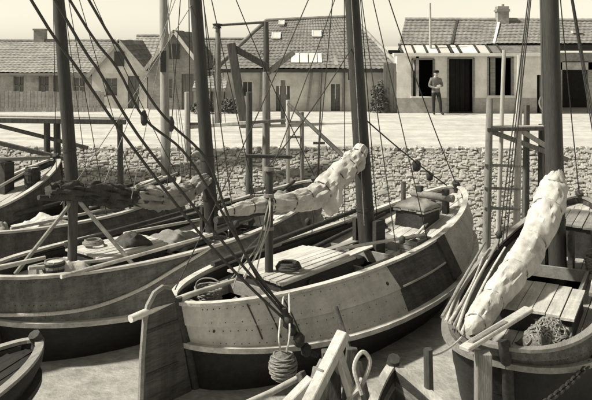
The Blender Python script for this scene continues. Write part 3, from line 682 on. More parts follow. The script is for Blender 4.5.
# rope fender hanging from the quarter of the centre boat
fo = empty('rope_fender', at(283, 366, 11.40), 0, 'round rope fender hanging against the pale hull', 'fender')
mb = MB(); mb.lathe([(.02, -.22), (.12, -.205), (.185, -.12), (.205, 0), (.19, .1), (.13, .18), (.05, .22)], 18); mb.build('ball', 'net', fo)
mb = MB()
for k in range(17):
    z = -.185 + .0225 * k; r = .205 * math.sqrt(max(.05, 1 - (z / .235) ** 2)) + .006
    mb.tube([(math.cos(a) * r, math.sin(a) * r, z + .018 * math.sin(a * 2 + k * 2.1) + random.uniform(-.004, .004)) for a in [2 * math.pi * j / 20 for j in range(21)]], .0125, 5)
mb.build('rope_winding', 'basket', fo)
q = bc.w(bc.pt(.16, 1.0, -1)) - Vector(fo.location)
for dx in (-.03, .05): mb = MB(); mb.tube(spline([(dx, 0, .2), (dx * 2, -.02, .5), tuple(q + Vector((dx, 0, .03)))], 6), .016, 6); mb.build('hanging_rope', 'rope_pale', fo)

# ------------------------------------------------------------------ the four heavy ropes that cross the picture
top_m = b0.w((2.9, 0, 0))
def heavy(pix, Y0, Y1, zt, lb, r=.022, blockat=None):
    n_ = len(pix); P = [Vector((top_m.x, top_m.y, zt))] + [at(x, y, lerp(Y0, Y1, (y - pix[0][1]) / (pix[-1][1] - pix[0][1]))) for x, y in pix]
    o = MB().tube(spline(P, 5), r, 6).build('rigging_rope', 'rope_dark', label=lb, cat='rope', group='heavy ropes running down to the stern')
    if blockat is not None:
        p = P[blockat + 1]; mb = MB(); mb.lathe([(.02, -.11), (.045, -.07), (.05, .03), (.022, .11)], 9, p); mb.build('pulley_block', 'wood_dark', o)
    return o
qx = (287, 322)
for i, (x, y, yy) in enumerate(((288, 322, 11.62), (292, 330, 11.6), (299, 340, 11.62), (306, 350, 11.7), (284, 312, 11.7))):
    p_ = bc.root.matrix_world.inverted() if False else bc.M.inverted() @ at(x, y, yy)
    bc.block(tuple(p_), (.13, .11, .14, .13, .1)[i])
MB().tube(spline([bc.M.inverted() @ at(x, y, 11.62 + .003 * (y - 312)) for x, y in ((284, 308), (289, 322), (296, 334), (302, 344), (310, 352), (318, 356))], 5), .04, 7, rough=.4).build('tackle_rope', 'rope_dark', bc.root)
heavy([(33, 3), (80, 72), (125, 137), (187, 218), (235, 272), qx], 10.3, 11.62, 8.8, 'lowest heavy rope, crossing in front of the left mast foot')
heavy([(66, 19), (100, 73), (138, 135), (195, 208), (243, 266), (286, 316)], 10.3, 11.66, 9.3, 'heavy rope just above the lowest one')
heavy([(71, 2), (117, 68), (144, 118), (183, 151), (215, 200), (250, 262), (285, 312)], 10.3, 11.7, 9.7, 'heavy rope with a dangling block over the road', .02, 2)
heavy([(90, 2), (120, 49), (150, 98), (171, 124), (207, 160), (228, 215), (256, 275), (284, 308)], 10.3, 11.72, 10.1, 'topmost heavy rope, with a block above the road', .02, 3)

MB().tube(spline([b1.w(b1.pt(t, v, -1) + b1.nor(t, v, -1) * .035) for t, v in ((.0, .56), (.02, .60), (.08, .62), (.15, .66), (.24, .76), (.33, .88), (.42, .97), (.46, 1.02))], 6), .032, 7).build('hull_rope', 'rope_pale', label='thick pale rope slung along the side of the grey hull', cat='rope')
bs = bc.line(bc.mf(3.7), (8.7, 0, 1.7), .016, .05, name='bow_tackle')
for k_, sz in ((.62, .16), (.78, .13)):
    p_ = bc.mf(3.7).lerp(Vector((8.7, 0, 1.7)), k_); bc.block(tuple(p_ - Vector((0, 0, .12))), sz)

# ------------------------------------------------------------------ foreground timbers, posts, chain
dol = [((344, 333, 10.6), (318, 385, 10.2), .14, 'post_pale'), ((327, 362, 10.7), (300, 420, 10.3), .15, 'post'), ((338, 352, 10.5), (356, 410, 10.3), .10, 'post_pale'),
       ((318, 372, 10.4), (296, 425, 10.2), .10, 'post_dark'), ((352, 348, 10.75), (346, 420, 10.7), .13, 'post_dark'), ((362, 378, 10.4), (338, 420, 10.2), .06, 'post_pale'),
       ((330, 350, 10.9), (334, 420, 10.8), .2, 'post_dark'), ((312, 380, 10.35), (268, 425, 10.0), .13, 'post_pale'), ((322, 368, 10.35), (312, 425, 10.2), .17, 'post'), ((357, 362, 10.55), (372, 425, 10.4), .09, 'post'), ((300, 372, 10.6), (322, 425, 10.4), .1, 'post_dark')]
lbs = ['pale squared timber leaning at the top of the broken pile cluster', 'grey timber low in the broken pile cluster', 'pale timber leaning the other way in the broken pile cluster',
       'dark thin timber low in the broken pile cluster', 'dark upright pile behind the leaning pale timber', 'thin pale lath in the broken pile cluster', 'thick dark pile in the middle of the broken pile cluster', 'pale timber lying outward from the broken pile cluster',
       'broad grey board below the leaning pale timber', 'grey timber on the rowing boat side of the broken pile cluster', 'dark timber crossing low in the broken pile cluster beside the fender']
for (a, b, wd, mm), lb in zip(dol, lbs):
    p0, p1 = at(*a), at(*b); d = (p1 - p0).normalized(); p2 = p1 + d * max(0.0, (p1.z + .6) / max(.2, -d.z))
    MB().beam(p0, p2, wd * 1.25, wd).build('pile_timber', mm, bevel=.012, label=lb, cat='timber', group=None)
# the dark slim post in front of the hull
pole('boat_hook', at(335, 308, 11.35), at(350, 352, 10.82), .05, 'post_dark', 'dark slim pole leaning on the pale hull above the piles', 'pole')
MB().tube([at(236, 408, 10.1), at(270, 393, 10.45), at(304, 375, 10.7)], .045, 8).build('spar', 'post_pale', label='pale round spar floating by the rope fender', cat='spar')
MB().tube(spline([at(362, 395, 10.2), at(354, 368, 10.3), at(362, 352, 10.4), at(370, 362, 10.4), at(362, 385, 10.3), at(352, 396, 10.3)], 6), .03, 7).build('rope_loop', 'rope_pale', label='loop of thick pale rope on the broken piles', cat='rope')
pole('mooring_post', at(428, 349, 10.0) , Vector((at(428, 349, 10.0).x + .03, 10.0, -1.2)), .062, 'post_dark', 'short dark mooring post beside the rowing boat', 'post', r1=.07)
mp_ = empty('mooring_pile', (at(483, 352, 9.75).x, 9.75, -1.2), 0, 'squared mooring pile with a sloping plank on its head', 'post')
MB().beam((0, 0, 0), (.0, 0, 1.2 + at(483, 352, 9.75).z), .2, .17).build('shaft', 'post', mp_, bevel=.012)
q0 = Vector(mp_.location); MB().beam(at(464, 349, 9.62) - q0, at(529, 309, 10.75) - q0, .15, .06).build('plank', 'post_pale', mp_, bevel=.01)
MB().beam(at(470, 344, 9.72) - q0, at(506, 323, 10.3) - q0, .08, .07).build('cleat', 'post', mp_, bevel=.01)
# mooring line from the post to the right boat
MB().tube(rope_pts(at(428, 356, 9.98), br.w((.12, .62, 1.0)), .06), .014, 5).build('mooring_line', 'rope_pale', label='pale line between short post and the dark boat', cat='rope')
ch = empty('chain', (0, 0, 0), 0, 'heavy iron chain hanging from the stern of the dark boat', 'chain')
c0 = br.w(br.pt(.13, .62, -1)); c1 = at(530, 412, 9.1); N = 26
link = bpy.data.meshes.new('link'); mb = MB(); ring = [(math.cos(a) * .055, math.sin(a) * .032, 0) for a in [2 * math.pi * k / 10 for k in range(11)]]; mb.tube(ring, .014, 6, cap=False)
lo = mb.build('link', 'iron', ch); first = True
P = rope_pts(c0, c1, .08, N)
for i in range(N):
    o = lo if i == 0 else lo.copy()
    if i: C.objects.link(o)
    o.parent = ch; d = (P[i + 1] - P[i]); o.location = (P[i] + P[i + 1]) / 2
    L_ = d.length; q = d.to_track_quat('X', 'Z') @ Matrix.Rotation(R(90 * (i % 2)), 4, 'X').to_quaternion(); o.rotation_euler = q.to_euler(); k = L_ / .082; o.scale = (k, k, k)

# ------------------------------------------------------------------ landing stages, poles and ladders on the bank
def bank_z(y): return TOE_Z + (y - TOE_Y) / (EDGE_Y - TOE_Y) * (EDGE_Z - TOE_Z) if y < EDGE_Y else EDGE_Z
st = empty('landing_stage', at(515, 200, 20.3), 0, 'timber landing stage with cross braces at the right of the stone bank', 'landing stage'); st.location.z = 0
def P_(p): return p - Vector(st.location)
def stage_post(px0, py0, px1, Y, r, m, root, low=-.8):
    a = at(px0, py0, Y); b = at(px1, 235, Y); b.z = low; b.x = at(px1, 235, Y).x
    return MB().tube([a - Vector(root.location), (a + b) / 2 - Vector(root.location), b - Vector(root.location)], [r * .85, r, r * 1.1], 9, rough=.15, seed=px0).build('post', m, root)
stage_post(490, 98, 486, 19.9, .10, 'post', st); stage_post(520, 55, 516, 20.0, .085, 'post_pale', st); stage_post(527, 105, 525, 20.9, .09, 'post_dark', st)
stage_post(541, 124, 540, 20.9, .075, 'post_dark', st); stage_post(504, 50, 497, 20.9, .06, 'post_pale', st)
def bm(a, b, w_, h_, m, root, name='beam'): return MB().beam(a - Vector(root.location), b - Vector(root.location), w_, h_).build(name, m, root, bevel=.01)
for k in range(5): bm(at(487, 127 , 19.95 + .2 * k), at(543, 126, 19.95 + .2 * k), .17, .05, 'post_pale', st, 'deck_plank')
bm(at(487, 129.5, 19.85), at(543, 128.5, 19.85), .1, .1, 'post_dark', st); bm(at(490, 131, 20.0), at(568, 160, 20.0), .1, .13, 'post', st, 'brace'); bm(at(520, 130, 20.2), at(556, 152, 20.2), .1, .13, 'post_pale', st, 'brace')
for y in (165, 188, 208): bm(at(484, y, 19.82), at(520, y + 1, 19.92), .06, .07, 'post', st, 'rung')
# long thin poles standing behind the right mast and landing stage
for i, (x0, y0, x1, Y, mm, lb) in enumerate([(540, -60, 546, 20.6, 'post_dark', 'thin dark pole rising beside the right mast'), (545, -40, 556, 21.0, 'post_dark', 'thin dark pole leaning close to the right mast')]):
    a = at(x0, y0, Y); b = at(x1, 150, Y); b.z = bank_z(Y) - .2; pole('thin_pole', b, a, .05, mm, lb, 'pole')
# tall pale pole with a dark fitting
tp = empty('tall_pole', (at(166, 100, 22.0).x, 22.0, bank_z(22.0) - .2), 0, 'tall pale pole with a dark fitting half way up standing on the bank', 'pole')
MB().tube([(0, 0, 0), (-.06, 0, 4), (-.12, 0, 8.5)], [.14, .125, .09], 10, rough=.08).build('shaft', 'mast_pale', tp)
MB().box((-.06, -.13, 3.55), (.16, .08, .62)).build('fitting', 'iron', tp)
for k in range(3):
    a = Vector((-.1, 0, 7.5 - k)); b = Vector((.5 + .1 * k, -.3 + .2 * k, .1)); MB().tube(rope_pts(a, b, .05), .010, 5).build('stay', 'rope_mid', tp)
# left jetty
jt = empty('jetty', (at(40, 120, 21.6).x, 21.6, 0), 0, 'narrow timber jetty with a pale deck above the left end of the bank', 'jetty')
def J(p): return p - Vector(jt.location)
for k in range(3): MB().beam(J(at(-60, 115 - .3 * k, 21.4 + .2 * k)), J(at(126, 118 - .3 * k, 21.4 + .2 * k)), .18, .05).build('deck_plank', 'post_pale', jt)
bm(at(-60, 119.6, 21.28), at(126, 122, 21.28), .09, .14, 'post_dark', jt); bm(at(-40, 116, 21.35), at(88, 148, 21.35), .1, .1, 'post_dark', jt, 'brace')
for x, Y, r in ((47, 21.36, .09), (57, 21.9, .1), (120, 21.6, .08), (-20, 21.5, .1)):
    a = at(x, 119, Y); b = Vector((a.x + .02, Y, bank_z(Y) - .3)); MB().tube([J(a), J(b)], [r, r * 1.1], 9).build('post', 'post_dark', jt)
bm(at(-5, 142, 20.9), at(70, 160, 21.1), .12, .12, 'post_dark', jt, 'brace')
# railing of the middle stage
rl = empty('mooring_rail', (at(225, 120, 22.2).x, 22.2, 0), 0, 'pale horizontal mooring rail on thin posts above the bank', 'rail')
for (x, y0, Y, r, mm) in ((187, 92, 22.3, .07, 'post_pale'), (249, 92, 21.6, .09, 'post_dark'), (266, 72, 21.9, .10, 'post'), (188, 120, 22.3, .085, 'post')):
    if y0 == 120: continue
    a = at(x, y0, Y); b = Vector((a.x, Y, bank_z(Y) - .3)); MB().tube([a - Vector(rl.location), b - Vector(rl.location)], [r, r * 1.15], 9, rough=.12).build('post', mm, rl)
bm(at(187, 127.5, 22.2), at(250, 122.5, 21.75), .09, .10, 'post_pale', rl, 'rail'); bm(at(250, 122.6, 21.7), at(289, 120, 21.9), .08, .09, 'post', rl, 'rail'); bm(at(188, 124, 22.35), at(207, 124, 22.3), .08, .08, 'post', rl, 'rail')
bm(at(245, 156, 21.3), at(292, 157, 21.5), .09, .1, 'post_dark', rl, 'rail')
ld = empty('ladder', (at(295, 130, 21.7).x, 21.7, 0), 0, 'short ladder of two posts with rungs standing on the bank', 'ladder')
for x, y0 in ((288, 100), (302, 112)):
    a = at(x, y0, 21.7); b = Vector((a.x, 21.7, bank_z(21.7) - .2)); MB().tube([a - Vector(ld.location), b - Vector(ld.location)], .06, 8).build('post', 'post_pale' if x < 290 else 'post', ld)
for y in (122, 137, 150): MB().beam(at(288, y, 21.66) - Vector(ld.location), at(302, y, 21.66) - Vector(ld.location), .05, .07).build('rung', 'post', ld)
pa, pb = at(288, 104, 20.3), at(344, 157, 18.6)
pole('spar', pb, pa, .055, 'post_dark', 'dark spar sloping up from the bow to the ladder', 'spar')
for (x, y0, Y, lb) in ((318, 70, 22.0, 'thin dark pole with a flat top standing before the barn'), ):
    tpo = empty('thin_pole', (at(x, 100, Y).x, Y, bank_z(Y) - .2), 0, lb, 'pole')
    MB().tube([(0, 0, 0), (.1, 0, 3.2)], [.03, .022], 7).build('shaft', 'post_dark', tpo); MB().box((.03, 0, 1.15), (.34, .12, .06)).build('cross_board', 'post_dark', tpo)

# ------------------------------------------------------------------ hoisting frame on the quay
hf = empty('hoisting_frame', (at(240, 110, 26.5).x, 26.5, 2.28), 0, 'old timber hoisting frame with a leaning dark strut before the barn', 'crane')
def H(px, py, Y=26.5): return at(px, py, Y) - Vector(hf.location)
def foot(px, Y=26.5): p = H(px, 110, Y); p.z = -.05; return p
MB().tube([foot(218), H(218, 28)], [.13, .085], 9, rough=.15).build('post', 'post', hf); MB().tube([foot(267, 26.6), H(266, 22, 26.6)], [.13, .09], 9, rough=.15).build('post', 'post_dark', hf)
MB().tube([H(214, 25.5), H(268, 22, 26.6)], .045, 8).build('crossbar', 'post_dark', hf)
MB().beam(foot(245, 26.2), H(231, 43, 26.2), .3, .26).build('strut', 'post_dark', hf, bevel=.02); MB().beam(H(230, 46, 26.2), H(268, 67, 26.5), .2, .22).build('brace', 'post_dark', hf, bevel=.02)
MB().beam(H(294, 52, 26.7), H(266, 74, 26.7), .16, .2).build('brace', 'post', hf, bevel=.02)
MB().lathe([(.03, -.1), (.17, -.08), (.12, 0), (.17, .08), (.03, .1)], 12, tuple(H(217, 26))).build('pulley_wheel', 'iron', hf)
for x in (206, 212, 226): MB().tube(rope_pts(H(217, 27), foot(x, 26.3 + .01 * x - 2), .05), .012, 5).build('stay', 'rope_mid', hf)
MB().beam(foot(283, 26.9), H(283, 80, 26.9), .16, .14).build('post', 'post', hf)

# ------------------------------------------------------------------ buildings
def roof_plane(root, name, a, b, c, d, m, per=.21, crs=.27):
    # pantile surface: a,b along the eave (left,right), d,c along the ridge (left,right)
    a, b, c, d = map(Vector, (a, b, c, d)); nn = (b - a).cross(d - a).normalized()
    wd = max((b - a).length, (c - d).length); ht = (d - a).length; nx = max(8, int(wd / per * 4)); ny = max(4, int(ht / crs))
    mb = MB(); mb.smooth = True
    for j in range(ny):
        for k in (0, 1):
            v = (j + k) / ny
            for i in range(nx + 1):
                u = i / nx; p = a.lerp(b, u).lerp(d.lerp(c, u), v); x = lerp(0, wd, u)
                mb.v.append(tuple(p + nn * (0.011 * math.sin(x / per * 6.283) + (.02 if k == 0 else .0) + .02 + .05 * noise.noise(p * .7))))
    for j in range(ny):
        for k in range(nx):
            q = (2 * j) * (nx + 1) + k; mb.f.append((q, q + 1, q + nx + 2, q + nx + 1))
            if j < ny - 1: q2 = q + nx + 1; mb.f.append((q2, q2 + 1, q2 + nx + 2, q2 + nx + 1))
    o = mb.build(name, m, root, fix=False)
    mb = MB(); q = -nn * .04; mb.add([a + q, b + q, c + q, d + q], [(0, 1, 2, 3)]); mb.build('roof_lining', 'wood_dark', root)
    return o
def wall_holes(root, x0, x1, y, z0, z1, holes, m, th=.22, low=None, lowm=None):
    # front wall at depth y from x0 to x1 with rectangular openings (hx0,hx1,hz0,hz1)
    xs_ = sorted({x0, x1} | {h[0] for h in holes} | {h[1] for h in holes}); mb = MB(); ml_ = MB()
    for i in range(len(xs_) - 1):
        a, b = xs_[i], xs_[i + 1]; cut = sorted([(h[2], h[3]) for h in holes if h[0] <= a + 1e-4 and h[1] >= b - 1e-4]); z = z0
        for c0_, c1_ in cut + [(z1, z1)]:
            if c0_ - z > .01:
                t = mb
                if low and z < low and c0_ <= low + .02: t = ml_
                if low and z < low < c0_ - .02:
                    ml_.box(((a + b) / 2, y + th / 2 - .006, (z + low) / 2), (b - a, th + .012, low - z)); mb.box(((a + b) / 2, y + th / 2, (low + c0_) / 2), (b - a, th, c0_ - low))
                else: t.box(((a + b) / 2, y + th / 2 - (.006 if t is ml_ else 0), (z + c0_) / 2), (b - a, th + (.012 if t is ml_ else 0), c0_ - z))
            z = c1_
    o = mb.build('front_wall', m, root)
    if ml_.v: ml_.build('dado', lowm, root)
    return o
# --- white open-fronted workshop
hy = 30.0; wk = empty('workshop', (7.0, hy, ROAD_Z), 0, 'low whitewashed workshop with dark open doorways and a tiled roof', 'building')
def X(px, Y=hy): return (px - 296) / F * Y - 7.0
def Z(py, Y=hy): return CZ - (py - YH) / F * Y - ROAD_Z
ho = [(X(412), X(434), Z(97), Z(59)), (X(448), X(474), 0, Z(58)), (X(488), X(513), Z(96), Z(57)), (X(537), X(545.5), 0, Z(75))]
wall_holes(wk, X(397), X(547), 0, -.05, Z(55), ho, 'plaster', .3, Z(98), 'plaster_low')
MB().box((X(472), 2.9, 1.2), (X(547) - X(397) - .02, .2, 2.6)).build('back_wall', 'interior_shade', wk)
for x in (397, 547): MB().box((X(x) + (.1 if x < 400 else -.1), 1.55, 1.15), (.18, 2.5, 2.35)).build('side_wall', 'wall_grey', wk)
MB().box((X(472), 1.6, .02), (5.8, 2.4, .04)).build('floor', 'interior_shade', wk)
for i, h in enumerate(ho[:3]):
    f = MB()
    for (a, b) in (((h[0], h[2]), (h[0], h[3])), ((h[1], h[2]), (h[1], h[3]))): f.beam((a[0], .02, a[1]), (b[0], .02, b[1]), .07, .09)
    f.beam((h[0], .02, h[3]), (h[1], .02, h[3]), .09, .07)
    fo_ = f.build('door_frame' if i == 1 else 'window_frame', 'wood_mid', wk)
    if i != 1: MB().box(((h[0] + h[1]) / 2, -.02, h[2]), (h[1] - h[0] + .1, .2, .05)).build('sill', 'paint_white', wk)
MB().box(((X(490) + X(497)) / 2, .12, (Z(96) + Z(57)) / 2), (.2, .05, Z(57) - Z(96))).build('shutter', 'wood_mid', wk)
for k in range(5): MB().box((X(448) + .11 + k * .2, .62, 1.08), (.185, .04, 2.1)).build('door_board', 'interior_shade', wk)
MB().box((X(470.5), -.32, Z(54.6)), (X(548) - X(391.5), .5, .12)).build('gutter_board', 'paint_white', wk)
zb_ = Z(51); zt = Z(43, hy + .7)
for i, (a, b) in enumerate(((403, 413), (414, 425), (427, 437), (439, 449), (453, 458), (461, 476), (478, 488))):   # strip of pale roof lights above the gutter
    q = MB(); q.add([(X(a), -.28, Z(52.6)), (X(b), -.28, Z(52.6)), (X(b), .62, Z(44.5, 30.62)), (X(a), .62, Z(44.5, 30.62)), (X(a), -.28, Z(53.4)), (X(b), -.28, Z(53.4)), (X(b), .62, Z(45.4, 30.62)), (X(a), .62, Z(45.4, 30.62))],
          [(0, 1, 2, 3), (7, 6, 5, 4), (0, 4, 5, 1), (1, 5, 6, 2), (2, 6, 7, 3), (3, 7, 4, 0)]); q.build('roof_light', 'paint_white' if i % 3 else 'roof_glass', wk)
for x in (401, 413.5, 426, 438, 451, 459.5, 477, 489, 500): MB().beam((X(x), -.30, Z(52.4)), (X(x), .64, Z(44.2, 30.64)), .06, .07).build('roof_bar', 'wood_dark', wk)
MB().add([(X(491), -.3, Z(52.8)), (X(548), -.3, Z(52.8)), (X(548), .64, Z(44.6, 30.64)), (X(491), .64, Z(44.6, 30.64))], [(0, 1, 2, 3)]).build('roof_apron', 'tile', wk)
ry = 2.6
roof_plane(wk, 'roof', (X(401), .55, Z(45, 30.55)), (X(600), .55, Z(44, 30.55)), (X(600, 32.6), ry, Z(21, 32.6)), (X(405, 32.6), ry, Z(20, 32.6)), 'tile')
roof_plane(wk, 'roof', (X(600, 35), 5.0, Z(50, 35)), (X(398, 35), 5.0, Z(50, 35)), (X(405, 32.6), ry, Z(20, 32.6)), (X(600, 32.6), ry, Z(21, 32.6)), 'tile')
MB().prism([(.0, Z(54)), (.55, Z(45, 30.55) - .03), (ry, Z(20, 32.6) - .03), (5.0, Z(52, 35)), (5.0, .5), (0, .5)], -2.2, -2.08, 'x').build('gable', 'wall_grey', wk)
MB().tube([(X(405, 32.6), ry, Z(19.5, 32.6)), (X(600, 32.6), ry, Z(20.5, 32.6))], .1, 8).build('ridge', 'tile_pale', wk)
ck = MB().box((X(502.5, 32.4), 2.5, Z(15, 32.4)), (.48, .48, .75)).build('chimney', 'brick_grey', wk)
MB().box((X(502.5, 32.4), 2.5, Z(10.5, 32.4)), (.56, .56, .1)).build('chimney_cap', 'brick_grey', ck); MB().tube([(X(503.5, 32.4), 2.5, Z(10, 32.4)), (X(503.5, 32.4), 2.5, Z(4, 32.4))], .06, 7).build('chimney_pot', 'brick_grey', ck)
RP = lambda u, v, l=.06: Vector((lerp(lerp(X(401), X(600), u), lerp(X(405, 32.6), X(600, 32.6), u), v), lerp(.55, ry, v), lerp(Z(45, 30.55), Z(20.5, 32.6), v) + l))
MB().beam(RP(.485, .0), RP(.485, 1), .1, .06).build('roof_seam', 'paint_white', wk)  # white colour stands in for sunlight catching this seam
MB().beam(RP(.27, .0), RP(.27, 1), .1, .06).build('roof_seam', 'wood_dark', wk)
MB().beam(RP(.87, .45), RP(.92, .45), .3, .08).build('roof_light', 'roof_glass', wk)
# open shed at the right end with a wheel
for x in (560, 590): MB().box((X(x), .05, 1.05), (.16, .16, 2.1)).build('shed_post', 'wood_mid', wk)
MB().box((X(575), .05, Z(66)), (X(602) - X(548), .16, .3)).build('shed_lintel', 'wall_grey', wk)
MB().box((X(595), 2.8, 1.1), (X(660) - X(540), .15, 2.4)).build('shed_back_wall', 'interior_shade', wk)
MB().box((X(575), .0, Z(57)), (X(602) - X(548), .2, .35)).build('shed_fascia', 'tile', wk)
cw = empty('cart_wheel', (7 + X(546), hy - .35, ROAD_Z + .42), 0, 'spoked wheel leaning at the open shed', 'wheel')
MB().tube([(math.cos(a) * .4, 0, math.sin(a) * .4) for a in [2 * math.pi * k / 24 for k in range(25)]], .035, 6, cap=False).build('rim', 'wood_mid', cw)
for k in range(8): MB().beam((0, 0, 0), (math.cos(k * .785) * .39, 0, math.sin(k * .785) * .39), .035).build('spoke', 'wood_mid', cw)
MB().tube([(0, -.08, 0), (0, .08, 0)], .07, 10).build('hub', 'iron', cw); cw.rotation_euler = (R(-12), 0, R(8))
MB().tube([(X(430.5, 30.2), .2, Z(52, 30.2)), (X(430, 30.2), .2, Z(3, 30.2))], [.055, .04], 8).build('roof_pole', 'post_pale', wk)
for x_ in (X(397) + .22, X(547) - .22): MB().box((x_, 1.6, 1.15), (.03, 2.4, 2.2)).build('shade_lining', 'interior_shade', wk)  # added black sheets, painted shade behind the openings
gt = empty('board_gate', (at(390, 110, 30.1).x, 30.1, ROAD_Z), 0, 'dark board gate between the barn and the workshop', 'gate')
for k in range(4): MB().box((-.2 + .13 * k, 0, 1.0), (.12, .05, 2.0 - .03 * (k % 2))).build('board', 'shutter', gt)
for z in (.4, 1.6): MB().box((0, .05, z), (.52, .05, .1)).build('ledge', 'wood_dark', gt)

# --- barn with hipped roof
hy2 = 31.0; bn = empty('barn', (0, hy2, ROAD_Z), 0, 'long low barn with a steep hipped roof and two bright roof windows', 'building')
def X2(px, Y=hy2): return (px - 296) / F * Y
def Z2(py, Y=hy2): return CZ - (py - YH) / F * Y - ROAD_Z
ho2 = [(X2(276), X2(290), 0, Z2(86)), (X2(331), X2(340), 0, Z2(84)), (X2(348), X2(356), Z2(80), Z2(71)), (X2(243), X2(252), Z2(96), Z2(82))]
wall_holes(bn, X2(224), X2(392), 0, -.05, Z2(68), ho2, 'wall_white', .3)
for (h, nm) in ((ho2[0], 'door'), (ho2[1], 'door')):
    k = int((h[1] - h[0]) / .14)
    d = empty(nm, (0, 0, 0)); d.parent = bn
    for i in range(k): MB().box((h[0] + (i + .5) * (h[1] - h[0]) / k, .1, h[3] / 2), ((h[1] - h[0]) / k - .012, .05, h[3])).build('board', 'hull_grey', d)
for h in ho2[2:]:
    fw = MB().box(((h[0] + h[1]) / 2, .12, (h[2] + h[3]) / 2), (h[1] - h[0], .05, h[3] - h[2])).build('window', 'glass', bn)
    MB().beam(((h[0] + h[1]) / 2, .07, h[2]), ((h[0] + h[1]) / 2, .07, h[3]), .03).build('mullion', 'paint_white', fw)
for (a, b) in ((312, 307), (322, 317), (344, 343), (262, 260)): MB().beam((X2(a), -.1, Z2(71)), (X2(b), -.18, 0), .1, .12).build('wall_prop', 'wood_mid', bn)
xl, xr = X2(216), X2(399); ey = -.45; yr = 3.2; yb = 6.8; ez = Z2(69, hy2 + ey); rz_ = Z2(19.5, hy2 + yr); rxl, rxr = X2(266, hy2 + yr), X2(352, hy2 + yr)
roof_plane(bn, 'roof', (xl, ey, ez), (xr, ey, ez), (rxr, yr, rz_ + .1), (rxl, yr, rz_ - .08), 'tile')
roof_plane(bn, 'roof', (xr, ey, ez), (xr, yb, ez), (rxr, yr, rz_ + .1), (rxr, yr, rz_ + .1), 'tile_pale')  # paler tile puts sunlight into the colour of this end slope
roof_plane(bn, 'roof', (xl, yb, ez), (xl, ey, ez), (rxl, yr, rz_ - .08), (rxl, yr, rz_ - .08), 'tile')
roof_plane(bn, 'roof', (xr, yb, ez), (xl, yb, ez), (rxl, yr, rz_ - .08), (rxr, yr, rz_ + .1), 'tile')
MB().tube([(rxl, yr, rz_ - .06), (rxr, yr, rz_ + .12)], .1, 8).build('ridge', 'tile', bn)
MB().tube([(rxr, yr, rz_ + .11), (xr, ey, ez + .03)], .09, 8).build('hip', 'tile_pale', bn); MB().tube([(rxl, yr, rz_ - .06), (xl, ey, ez + .03)], .09, 8).build('hip', 'tile', bn)  # right hip paler, its sunlit look is in the colour
MB().beam((xl, ey - .02, ez - .07), (xr, ey - .02, ez - .07), .1, .14).build('gutter_board', 'wood_dark', bn)
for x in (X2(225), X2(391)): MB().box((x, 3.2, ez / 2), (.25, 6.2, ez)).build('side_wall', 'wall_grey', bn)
def on_roof(px, py):      # point of the front slope seen at this pixel, in barn coordinates
    o = Vector((0, -hy2, CZ - ROAD_Z)); d = Vector(((px - 296) / F, 1, -(py - YH) / F)); a = Vector((0, ey, ez)); nn = Vector((1, 0, 0)).cross(Vector((0, yr - ey, rz_ - ez))).normalized()
    return o + d * ((a - o).dot(nn) / d.dot(nn)), nn
def roof_rect(x0, y0, x1, y1, m, name, lift=.09):
    mb = MB(); c = [on_roof(x, y)[0] for x, y in ((x0, y1), (x1, y1), (x1, y0), (x0, y0))]; nn = on_roof(x0, y0)[1]; c[3].x = c[0].x; c[2].x = c[1].x
    mb.add([p + nn * lift for p in c] + [p - nn * .02 for p in c], [(0, 1, 2, 3), (7, 6, 5, 4), (0, 4, 5, 1), (1, 5, 6, 2), (2, 6, 7, 3), (3, 7, 4, 0)]); o = mb.build(name, m, bn)
    if name == 'skylight':
        f = MB()
        for a, b in ((0, 1), (1, 2), (2, 3), (3, 0)): f.beam(c[a] + nn * .08, c[b] + nn * .08, .05, .05)
        f.build('frame', 'paint_white', o)
    return o
roof_rect(272, 34, 280, 40, 'roof_glass', 'skylight'); roof_rect(313, 32, 321, 38, 'roof_glass', 'skylight'); roof_rect(279, 22, 284, 26, 'roof_glass', 'skylight')
for (a, b) in ((291, 299), (300, 308), (309, 317), (318, 322)): roof_rect(a, 55, b, 64, 'paint_white', 'roof_panel')
roof_rect(333, 53, 338, 66, 'tile_pale', 'roof_panel', .06)
